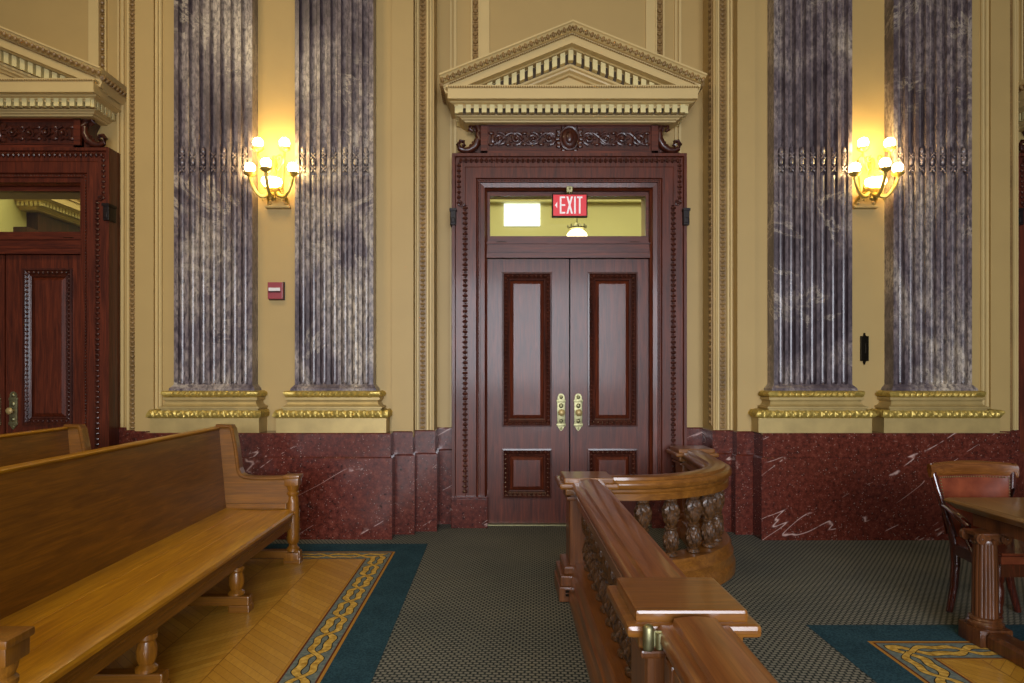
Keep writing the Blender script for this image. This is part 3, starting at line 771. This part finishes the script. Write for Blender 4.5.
# ------------------------------------------------------------------ exit sign
YS = 6.60
x0, z0 = F(552, 217, YS); x1, z1 = F(587.6, 193.5, YS)
r = empty('exit_sign', ((x0+x1)/2, YS, z0)); tag(r, 'red exit sign with pale letters hanging before the centre transom', 'sign')
m = MB(); m.box(x0, x1, YS, YS+.05, z0, z1, .004); m.build('housing', M['black'], r)
m = MB(); m.box(x0+.012, x1-.012, YS-.003, YS+.002, z0+.012, z1-.012); m.build('face', M['exit_red'], r)
m = MB(); zb, zt = z0+.032, z1-.03; y0, y1 = YS-.006, YS-.002; t = .016
lx = x0+.075; lw = .052; gp = .012
m.box(lx, lx+t, y0, y1, zb, zt)
for zc in (zb+t/2, (zb+zt)/2, zt-t/2): m.box(lx, lx+lw, y0, y1, zc-t/2, zc+t/2)
lx += lw+gp
m.prism([(lx, zb), (lx+t*1.1, zb), (lx+lw+.01, zt), (lx+lw+.01-t*1.1, zt)], 'y', y0, y1); m.prism([(lx, zt), (lx+t*1.1, zt), (lx+lw+.01, zb), (lx+lw+.01-t*1.1, zb)], 'y', y0-.0004, y1)
lx += lw+.01+gp; m.box(lx, lx+t, y0, y1, zb, zt)
lx += t+gp; m.box(lx, lx+lw, y0, y1, zt-t, zt); m.box(lx+lw/2-t/2, lx+lw/2+t/2, y0, y1, zb, zt)
m.prism([(x0+.05, (zb+zt)/2+.03), (x0+.05, (zb+zt)/2-.03), (x0+.028, (zb+zt)/2)], 'y', y0, y1)
m.build('lettering', M['exit_white'], r)
m = MB(); xm = (x0+x1)/2; m.box(xm-.03, xm+.03, YS+.01, YS+.06, z1+.018, z1+.075, .006); m.tube([(xm, YS+.025, z1-.005), (xm, YS+.025, z1+.03)], .008); m.box(xm-.012, xm+.012, YS+.03, 6.70, z1+.05, z1+.07)
m.ball((xm, YS+.01, z1+.05), .012); m.build('bracket', M['brass'], r)

# ------------------------------------------------------------------ sconces
def sconce(cx, label):
    r = empty('wall_sconce', (cx, YA, 3.05)); tag(r, label, 'wall lamp', 'many globed brass wall lamps')
    m = MB()
    m.prism([(cx-.105, 3.05), (cx+.105, 3.05), (cx+.105, 3.075), (cx+.06, 3.12), (cx+.04, 3.2), (cx+.06, 3.5), (cx, 3.56), (cx-.06, 3.5), (cx-.04, 3.2), (cx-.06, 3.12), (cx-.105, 3.075)], 'y', YA-.03, YA)
    m.box(cx-.115, cx+.115, YA-.06, YA, 3.04, 3.06, .004)
    for s_ in (-1, 1): m.ball((cx+s_*.075, YA-.035, 3.09), (.018, .02, .018))
    m.build('back_plate', M['gold_flat'], r)
    m = MB(); yb_ = 6.26
    m.lathe([(.01, 3.08), (.03, 3.10), (.02, 3.13), (.05, 3.16), (.06, 3.19), (.035, 3.22)], (cx, yb_, 0), 16)
    m.tube([(cx, YA, 3.25), (cx, 6.34, 3.20), (cx, yb_, 3.19)], .022)
    for s_ in (-1, 1):
        m.tube([(cx+s_*.09, YA-.02, 3.08), (cx+s_*.085, 6.36, 3.13), (cx+s_*.03, 6.30, 3.17)], .014)
        m.ball((cx+s_*.05, yb_-.03, 3.27), (.03, .03, .04))
    m.lathe([(.02, 3.28), (.035, 3.31), (.02, 3.36), (.035, 3.42), (.02, 3.47), (.01, 3.50)], (cx, yb_+.02, 0), 12)
    for a in range(10): m.ball((cx+.075*math.cos(a*PI/5), yb_+.06*math.sin(a*PI/5), 3.21), (.014, .014, .024), 6, 4)
    m.build('body', M['gold'], r, True)
    m = MB(); m.lathe([(.03, 3.185), (.07, 3.20), (.092, 3.235), (.086, 3.265), (.03, 3.28)], (cx, yb_-.05, 0), 18); m.build('lit_body_glow', M['body_glow'], r, True)  # no lamp itself: its glow stands in for globe light on the body
    gl = [(-.12, 6.20, 3.59), (.12, 6.20, 3.59), (0, 6.06, 3.363), (-.193, 6.20, 3.364), (.193, 6.20, 3.364)]
    for (dx, gy, gz) in gl:
        a = MB(); gx = cx+dx
        zs = gz-.20 if gz < 3.5 else gz-.17
        if gz < 3.5:
            base = Vector((cx+dx*.15, yb_, 3.16)); end = Vector((gx, gy, gz-.06)); out = Vector((dx, gy-yb_, 0)); out.normalize()
            pts = []
            for i in range(13):
                t_ = i/12; p = base.lerp(end, min(1, t_*1.12)); p.z = 3.16+(gz-.06-3.16)*t_**2-.075*math.sin(PI*t_)
                pts.append(p)
            a.tube(pts, [.020]*6+[.016]*7, 8); a.ball((pts[4].x, pts[4].y, pts[4].z-.02), (.012, .012, .02), 6, 4)
        else:
            a.tube([(cx, yb_+.02, 3.40), (cx+dx*.4, yb_, 3.36), (cx+dx*.85, 6.21, 3.42), (gx, gy, 3.48), (gx, gy, gz-.05)], .011, 8)
            scroll(a, cx+dx*.45, 6.24, 3.46, .035, 1.2, 1 if dx > 0 else -1, .008)
        a.lathe([(.012, gz-.085), (.03, gz-.075), (.052, gz-.058), (.056, gz-.046), (.05, gz-.042)], (gx, gy, 0), 14)
        a.build('arm', M['gold'], r, True)
        g = MB(); g.ball((gx, gy, gz), .046, 16, 10); g.build('globe', M['globe'], r, True)
    return r
sconce(-2.058, 'brass wall lamp with five glowing globes above the red fire alarm')
sconce(3.435, 'brass wall lamp with five glowing globes between the two right pilasters')

# fire alarm
x0, z0 = F(267.5, 299, 6.36); x1, z1 = F(282.5, 282, 6.36)
r = empty('fire_alarm', ((x0+x1)/2, YA, z0)); tag(r, 'small red fire alarm pull box with white bar on ochre wall', 'alarm')
m = MB(); m.box(x0, x1, 6.36, YA-.012, z0, z1, .006); m.build('housing', M['alarm'], r)
m = MB(); m.box(x0-.004, x1+.006, YA-.014, YA, z0-.006, z1+.006, .003); m.build('back_box', M['mahog_dark'], r)
m = MB(); zm = z0+(z1-z0)*.55; m.box(x0+.012, x1-.02, 6.348, 6.362, zm-.014, zm+.018, .004); m.build('pull_bar', M['white'], r)
m = MB(); m.box(x0+.01, x1-.018, 6.352, 6.362, zm-.025, zm-.017); m.build('slot', M['black'], r)
# dark bronze wall plate right
x0, z0 = F(861, 361, 6.40); x1, z1 = F(869, 336, 6.40)
r = empty('wall_plate', ((x0+x1)/2, YA, z0)); tag(r, 'tall dark bronze switch plate between the right pilasters', 'switch plate')
m = MB(); m.box(x0, x1, YA-.02, YA, z0, z1, .004); xm = (x0+x1)/2
m.prism([(xm-.012, z1), (xm+.012, z1), (xm, z1+.03)], 'y', YA-.018, YA); m.prism([(xm-.014, z0), (xm+.014, z0), (xm, z0-.035)], 'y', YA-.018, YA); m.ball((xm, YA-.01, z1+.02), .01); m.ball((xm, YA-.01, z0-.02), .01)
m.build('plate', M['black'], r)
m = MB(); m.box(xm-.004, xm+.022, YA-.034, YA-.018, z0+.07, z1-.07, .004); m.build('lever', M['black'], r)

# ------------------------------------------------------------------ pews
def pew():
    r = empty('pew', (-1.9, 3.75, 0))
    Y0, Y1 = 2.1, 5.39
    m = MB()
    m.prism([(-2.19, 1.052), (-2.178, 1.062), (-2.235, 1.062), (-2.245, 1.05), (-2.20, .30), (-2.155, .30), (-2.135, .43)][::-1], 'y', Y0+.03, Y1-.02)
    m.build('backrest', M['oak_y'], r)
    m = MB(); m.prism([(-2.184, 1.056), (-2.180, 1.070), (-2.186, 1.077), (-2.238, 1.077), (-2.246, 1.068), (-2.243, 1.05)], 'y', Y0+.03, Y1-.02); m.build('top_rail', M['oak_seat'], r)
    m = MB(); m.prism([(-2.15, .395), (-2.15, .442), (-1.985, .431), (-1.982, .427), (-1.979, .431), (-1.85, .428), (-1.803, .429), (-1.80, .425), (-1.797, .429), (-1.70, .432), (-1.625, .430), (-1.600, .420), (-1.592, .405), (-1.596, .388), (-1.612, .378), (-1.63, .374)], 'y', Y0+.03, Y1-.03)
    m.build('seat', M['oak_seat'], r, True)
    m = MB(); m.prism([(-1.66, .38), (-1.607, .380), (-1.604, .368), (-1.612, .362), (-1.612, .352), (-1.603, .347), (-1.612, .338), (-1.622, .335), (-1.622, .285), (-1.628, .28), (-1.66, .28)], 'y', Y0+.05, Y1-.05)
    m.build('front_apron', M['oak_y'], r)
    front = [(-2.095, 1.072), (-2.085, 1.058), (-2.057, .914), (-2.037, .75), (-2.02, .705), (-1.988, .684), (-1.93, .676), (-1.78, .674), (-1.64, .680)]
    for k, (ye, sg) in enumerate(((Y1, -1), (Y0, 1))):
        m = MB(); poly = [(-2.26, .06), (-2.20, .06), (-2.18, .30), (-1.66, .30), (-1.62, .66)]+front[::-1]+[(-2.20, 1.087), (-2.245, 1.075), (-2.28, .40)]
        m.prism(poly, 'y', ye-.025, ye+.025)
        m.box(-2.13, -1.66, ye+sg*.025, ye+sg*.045, .435, .478, .006)
        e = m.build('end_panel', M['oak_x'], r)
        m = MB(); m.sweep([(x, ye, z) for x, z in [(-2.21, 1.085), (-2.10, 1.082)]+front[1:]+[(-1.572, .684)]], [(-.015, -.04), (-.015, .04), (-.006, .046), (.004, .046), (.012, .038), (.012, -.038), (.004, -.046), (-.006, -.046)], up=(0, 1, 0), closed_prof=True)
        m.build('arm_moulding', M['oak_x'], e)
        m = MB(); X = -1.617 if k == 0 else -1.53
        m.box(X-.055, X+.055, ye-.055, ye+.055, .615, .675, .006); m.box(X-.065, X+.065, ye-.065, ye+.065, .672, .700, .008)
        m.lathe([(.035, .09), (.05, .10), (.05, .12), (.036, .135), (.03, .15), (.044, .17), (.048, .20), (.048, .23), (.049, .26), (.049, .29), (.050, .32), (.050, .35), (.049, .38), (.048, .41), (.047, .44), (.045, .47), (.042, .5), (.038, .53), (.048, .545), (.048, .56), (.038, .57), (.046, .59), (.05, .615)], (X, ye, 0), 20,
                mod=lambda a, z: 1+(.13*math.cos(4*a+z*90) if .17 < z < .52 else 0))
        m.box(X-.055, X+.055, ye-.055, ye+.055, 0.03, .092, .006)
        m.build('arm_post', M['oak_z'], r, True)
    for k in range(4):
        ye = Y0+(Y1-Y0)*k/3
        m = MB(); m.box(-2.28, -1.555, ye-.035, ye+.035, .045, .105, .008); m.box(-1.68, -1.55, ye-.045, ye+.045, .005, .05, .006); m.box(-2.30, -2.17, ye-.045, ye+.045, .005, .05, .006)
        m.build('foot_rail', M['oak_x'], r)
        if 0 < k < 3:
            m = MB(); X = -1.645
            m.lathe([(.04, .105), (.05, .11), (.05, .125), (.034, .14), (.045, .17), (.048, .21), (.038, .25), (.048, .262), (.048, .285)], (X, ye, 0), 18, mod=lambda a, z: 1+(.05*math.cos(6*a) if .15 < z < .24 else 0))
            m.build('leg', M['oak_z'], r, True)
            m = MB(); m.prism([(-2.24, .1), (-2.12, .1), (-2.10, .40), (-2.20, .40)], 'y', ye-.02, ye+.02); m.box(-2.14, -1.66, ye-.015, ye+.015, .34, .40)
            m.build('support', M['oak_z'], r)
    m = MB(); m.box(-2.0, -1.96, Y0, Y1, .10, .16, .005); m.build('long_stretcher', M['oak_y'], r)
    return r
p1 = pew(); tag(p1, 'long golden oak pew in the foreground with turned arm posts', 'pew', 'golden oak pews')
p2 = copy_tree(p1); p2.location.x -= 1.19; tag(p2, 'golden oak pew behind the front one, only its back top showing', 'pew', 'golden oak pews')

# ------------------------------------------------------------------ balustrade
r = empty('balustrade', (.9, 4.4, 0)); tag(r, 'carved oak balustrade curving from the centre door toward the viewer', 'balustrade')
A = Vector((.60, 4.66, 0)); B_ = Vector((.567, 2.16, 0)); C_ = Vector((1.81, 6.38, 0))
railp = [(-.085, .645), (-.085, .69), (-.072, .70), (-.072, .715), (-.102, .728), (-.110, .745), (-.108, .765), (-.096, .778), (-.074, .776), (-.064, .778), (-.060, .797), (-.03, .802), (0, .804), (.03, .802), (.060, .797), (.064, .778), (.074, .776), (.096, .778), (.108, .765), (.110, .745), (.102, .728), (.072, .715), (.072, .70), (.085, .69), (.085, .645)]
basep = [(-.135, .006), (-.135, .075), (-.128, .085), (-.120, .10), (-.120, .155), (-.112, .165), (-.104, .18), (-.104, .215), (-.09, .235), (.09, .235), (.104, .215), (.104, .18), (.112, .165), (.120, .155), (.120, .10), (.128, .085), (.135, .075), (.135, .006)]
curve = [(.74, 4.65)]+arc(.85, 5.53, .88, -90, 0, 22)+[(1.755, 5.8), (1.79, 6.24)]
m = MB(); m.sweep([(x, y, 0) for x, y in curve], railp, closed_prof=True); hr = m.build('handrail', M['rail_x'], r, True); hr['label'] = 'curved oak handrail'
m = MB(); m.sweep([(.598, 4.53, 0), (.569, 2.30, 0)], railp, closed_prof=True); hr = m.build('handrail', M['rail_y'], r, True); hr['label'] = 'straight oak handrail running toward the viewer'
m = MB(); m.sweep([(x, y, 0) for x, y in curve], basep, closed_prof=True); m.build('base', M['rail_x'], r, True)
m = MB(); m.sweep([(.598, 4.53, 0), (.569, 2.30, 0)], basep, closed_prof=True); m.build('base', M['rail_y'], r, True)
def newel(c, back=False):
    x, y = c.x, c.y; m = MB()
    m.box(x-.125, x+.125, y-.125, y+.125, .2, .70, .022)
    m.box(x-.20, x+.20, y-.20, y+.20, .004, .10, .006); m.box(x-.19, x+.19, y-.19, y+.19, .10, .17, .008); m.box(x-.165, x+.165, y-.165, y+.165, .17, .225, .012)
    m.box(x-.145, x+.145, y-.145, y+.145, .655, .68, .008)
    nw = m.build('newel_post', M['rail_z'], r)
    m = MB(); m.box(x-.155, x+.155, y-.155, y+.155, .69, .735, .01); m.box(x-.195, x+.195, y-.195, y+.195, .735, .772, .014); m.box(x-.165, x+.165, y-.165, y+.165, .768, .807, .01)
    m.build('cap', M['rail_x'], nw)
    return nw
n1 = newel(A); newel(C_); n3 = newel(B_)
m = MB(); y = A.y-.20
m.box(.432, .512, y-.008, y, .035, .095+.0, .004); m.build('outlet_plate', M['rail_z'], n1)
m = MB(); m.box(.44, .504, y-.012, y-.006, .068, .084); m.box(.44, .504, y-.012, y-.006, .044, .060); m.build('outlet_slot', M['black'], n1)
balm = MB()
bprof = [(.038, .235), (.045, .24), (.045, .258), (.030, .268), (.032, .275), (.046, .30), (.053, .335), (.050, .37), (.038, .405), (.034, .415), (.042, .422), (.044, .435), (.028, .444), (.038, .458), (.050, .49), (.056, .535), (.053, .575), (.044, .605), (.036, .612), (.044, .62), (.044, .648)]
def bmod(a, z):
    if .28 < z < .41 or .45 < z < .60: return 1+.10*math.cos(6*a+(z*50))+.07*math.cos(12*a-z*70)
    return 1
pp = []
for (r0, z0), (r1, z1) in zip(bprof[:-1], bprof[1:]):
    k = 3 if z1-z0 > .02 else 1
    for i in range(k): t_ = i/k; pp.append((r0+(r1-r0)*t_, z0+(z1-z0)*t_))
pp.append(bprof[-1])
balm.lathe(pp, (0, 0, 0), 30, mod=bmod)
b0 = None
spots = [(.598-.029*(4.53-yy)/2.23, yy) for yy in [4.38-.19*i for i in range(11)]]
for th in (-5, 9, 23, 37, 51, 65, 80):
    spots.append((.85+.88*math.sin(math.radians(th)), 5.53-.88*math.cos(math.radians(th))))
spots += [(1.76, 5.78), (1.785, 6.0)]
for (x, y) in spots:
    if b0 is None: b0 = balm.build('baluster', M['bal'], None, True); b0.parent = r; o = b0
    else: o = b0.copy(); COL.objects.link(o)
    o.location = (x-.9, y-4.4, 0)

# ------------------------------------------------------------------ gate
r = empty('gate', (.555, 1.5, 0)); tag(r, 'oak gate with brass hinge at the near end of the balustrade', 'gate')
m = MB(); m.sweep([(.564, 1.955, 0), (.545, .95, 0)], railp, closed_prof=True); m.build('top_rail', M['rail_y'], r, True)
m = MB(); m.box(.47, .655, 1.86, 1.94, .10, .70, .012); m.build('stile', M['rail_z'], r); m = MB(); m.box(.455, .64, .96, 1.04, .10, .70, .012); m.build('stile', M['rail_z'], r)
m = MB(); m.box(.50, .615, 1.0, 1.9, .12, .26, .008); m.box(.54, .575, 1.0, 1.9, .26, .66, .002); m.build('bottom_panel', M['rail_y'], r)
m = MB(); X, Y, = .425, 1.93
m.lathe([(.0, .715), (.013, .717), (.016, .725), (.016, .778), (.013, .785), (.006, .79)], (X, Y, 0), 14); m.lathe([(.012, .725), (.012, .77)], (X+.030, Y-.01, 0), 12); m.box(X, X+.07, Y-.006, Y+.004, .73, .772)
m.build('hinge', M['brass'], r, True)

# ------------------------------------------------------------------ table
TX, TY = 2.66, 4.08
r = empty('table', (3.6, 3.3, 0)); tag(r, 'brown wooden table with fluted column legs at the right edge', 'table')
tx1, ty0 = 5.0, 2.5
m = MB(); U = [(TX+.03, TY-.03), (TX+.03, ty0+.03), (tx1-.03, ty0+.03), (tx1-.03, TY-.03)]
m.sweep([(x, y, 0) for x, y in U], [(-.3, .76), (.012, .76), (.024, .752), (.03, .742), (.024, .732), (.01, .728), (0, .718), (-.01, .705), (-.02, .70), (-.3, .70)], loop=True)
m.box(TX+.32, tx1-.32, ty0+.32, TY-.32, .70, .7595)
m.build('table_top', M['table_top'], r)
m = MB(); m.box(TX+.10, tx1-.1, TY-.17, TY-.13, .62, .70); m.box(TX+.10, tx1-.1, ty0+.13, ty0+.17, .62, .70); m.box(TX+.08, TX+.12, ty0+.14, TY-.14, .62, .70); m.box(tx1-.12, tx1-.08, ty0+.14, TY-.14, .62, .70)
m.build('apron', M['table'], r)
cols = [(2.71, 3.80), (2.71, 2.85), (4.9, 3.80), (4.9, 2.85)]
for (x, y) in cols:
    m = MB(); nf = 16; prof = [(.066, .135), (.064, .15), (.063, .3), (.060, .45), (.056, .56)]
    m.lathe(prof, (x-.0, y, 0), 64, mod=lambda a, z: 1-.06*max(0, math.cos(nf*a))**.6 if math.cos(nf*a) > 0 else 1)
    m.lathe([(.075, .56), (.068, .575), (.068, .58)], (x, y, 0), 24)
    lg = m.build('leg', M['table'], r, True)
    m = MB()
    for s1 in (-1, 1):
        for s2 in (-1, 1):
            cxx = x+s1*.068; cy = y+s2*.06
            m.lathe([(.03, -.012), (.03, .012)], (cxx, cy, .592), 14, axis='y'); m.lathe([(.018, -.018), (.018, .018)], (cxx, cy, .592), 12, axis='y'); m.ball((cxx, cy+s2*.016, .592), .009, 8, 5)
    m.box(x-.085, x+.085, y-.07, y+.07, .60, .622, .006); m.box(x-.06, x+.06, y-.06, y+.06, .575, .605)
    for a in range(8): m.ball((x+.066*math.cos(a*PI/4), y+.066*math.sin(a*PI/4), .575), (.014, .014, .016), 6, 4)
    m.build('capital', M['table'], lg, True)
    m = MB(); m.lathe([(.085, .10), (.09, .108), (.09, .12), (.082, .128), (.08, .132), (.082, .14), (.078, .148), (.07, .152)], (x, y, 0), 28)
    m.box(x-.09, x+.09, y-.09, y+.09, .004, .10, .008); m.build('leg_base', M['table'], lg, True)
for x in (2.71, 4.9):
    m = MB(); m.prism([(x-.06, .01), (x+.06, .01), (x+.06, .07), (x+.045, .09), (x-.045, .09), (x-.06, .07)], 'y', 2.95, 3.70); m.build('foot_beam', M['table'], r)
m = MB(); m.box(2.79, 4.84, 3.29, 3.36, .02, .1, .008); m.build('stretcher', M['table'], r)

# ------------------------------------------------------------------ chair
CX, CY = 3.05, 4.34
r = empty('armchair', (CX, CY-.22, 0)); tag(r, 'dark wood armchair with tan leather back tucked behind the table', 'chair')
def crv(u): return .045*(1-(u*2)**2)        # back curves away in the middle
for s_ in (-1, 1):
    m = MB()
    st = [(s_*.265, CY+.06, .915), (s_*.255, CY+.05, .86), (s_*.238, CY+.03, .76), (s_*.215, CY+.0, .64), (s_*.185, CY-.02, .52), (s_*.165, CY-.03, .42), (s_*.162, CY-.03, .30), (s_*.18, CY-.04, .16), (s_*.212, CY-.05, .02), (s_*.215, CY-.05, .002)]
    m.tube([(CX+a, b_, c) for a, b_, c in st], [.016, .02, .02, .02, .022, .030, .028, .024, .02, .02], 10)
    m.build('back_leg', M['chair'], r, True)
    m = MB(); fx = CX+s_*.235; fy = CY-.50
    m.lathe([(.016, .002), (.022, .02), (.018, .04), (.024, .06), (.016, .075), (.022, .09), (.016, .105), (.024, .125), (.017, .14), (.024, .16), (.018, .18), (.026, .22), (.028, .28), (.022, .32), (.03, .335), (.03, .42)], (fx, fy, 0), 14)
    m.build('front_leg', M['chair'], r, True)
    m = MB()
    ar = [(s_*.218, CY-.0, .66), (s_*.245, CY-.10, .655), (s_*.275, CY-.20, .645), (s_*.285, CY-.28, .625), (s_*.28, CY-.31, .60), (s_*.27, CY-.30, .575)]
    m.tube([(CX+a, b_, c) for a, b_, c in ar], [.018, .02, .022, .022, .022, .016], 10)
    m.tube([(CX+s_*.27, CY-.27, .61), (CX+s_*.262, CY-.24, .55), (CX+s_*.25, CY-.28, .49), (CX+s_*.245, CY-.33, .42)], [.018, .016, .018, .022], 10)
    m.build('arm', M['chair'], r, True)
m = MB()
N = 14; vs = []; 
top = []
for i in range(N+1):
    u = -.5+i/N; x = CX+u*.56; y = CY+.02+crv(u)+.02; zt = .905+.016*math.cos(u*PI)
    top.append([(x, y-.012, zt-.075), (x, y-.018, zt-.03), (x, y-.012, zt), (x, y+.01, zt+.012), (x, y+.032, zt+.004), (x, y+.03, zt-.03), (x, y+.012, zt-.075)])
for t_ in top: vs += t_
fs = []
for i in range(N):
    for j in range(7): k = (j+1) % 7; fs.append((i*7+j, (i+1)*7+j, (i+1)*7+k, i*7+k))
fs.append(tuple(range(7))); fs.append(tuple(range(N*7, N*7+7)))
m.add(vs, fs); m.build('crest_rail', M['crest'], r, True)
m = MB(); vs = []; fs = []; NZ = 8
for j in range(NZ+1):
    for i in range(N+1):
        u = -.5+i/N; v = j/NZ; z = .47+v*.37; hw_ = .195+.035*v
        puff = .022*(1-(2*u)**4)*(1-(2*v-1)**4)
        vs.append((CX+u*2*hw_, CY-.01+.045*v+crv(u)-puff, z))
for j in range(NZ):
    for i in range(N): fs.append((j*(N+1)+i, j*(N+1)+i+1, (j+1)*(N+1)+i+1, (j+1)*(N+1)+i))
k0 = len(vs)
for j in range(NZ+1):
    for i in range(N+1):
        u = -.5+i/N; v = j/NZ; vs.append((CX+u*2*(.195+.035*v), CY+.02+.045*v+crv(u), .47+v*.37))
for j in range(NZ):
    for i in range(N): fs.append((k0+j*(N+1)+i, k0+(j+1)*(N+1)+i, k0+(j+1)*(N+1)+i+1, k0+j*(N+1)+i+1))
m.add(vs, fs); bk = m.build('backrest', M['leather'], r, True); bk['label'] = 'tan leather back pad'
m = MB()
for j in range(20):
    v = j/19
    for s_ in (-1, 1): m.ball((CX+s_*(.187+.035*v), CY-.018+.045*v, .48+v*.35), .005, 6, 4)
for i in range(26): u = -.46+.92*i/25; m.ball((CX+u*.44, CY+.028+crv(u), .832), .005, 6, 4)
nb = m.build('nail_trim', M['brass'], bk); nb['label'] = 'row of brass nail heads'
m = MB(); m.prism([(CX-.245, CY-.53), (CX+.245, CY-.53), (CX+.18, CY-.01), (CX-.18, CY-.01)], 'z', .36, .43); m.build('seat_frame', M['chair'], r)
m = MB(); m.prism([(CX-.235, CY-.52), (CX+.235, CY-.52), (CX+.172, CY-.03), (CX-.172, CY-.03)], 'z', .43, .47); m.prism([(CX-.215, CY-.50), (CX+.215, CY-.50), (CX+.155, CY-.05), (CX-.155, CY-.05)], 'z', .47, .485); se = m.build('seat', M['leather'], r, True)
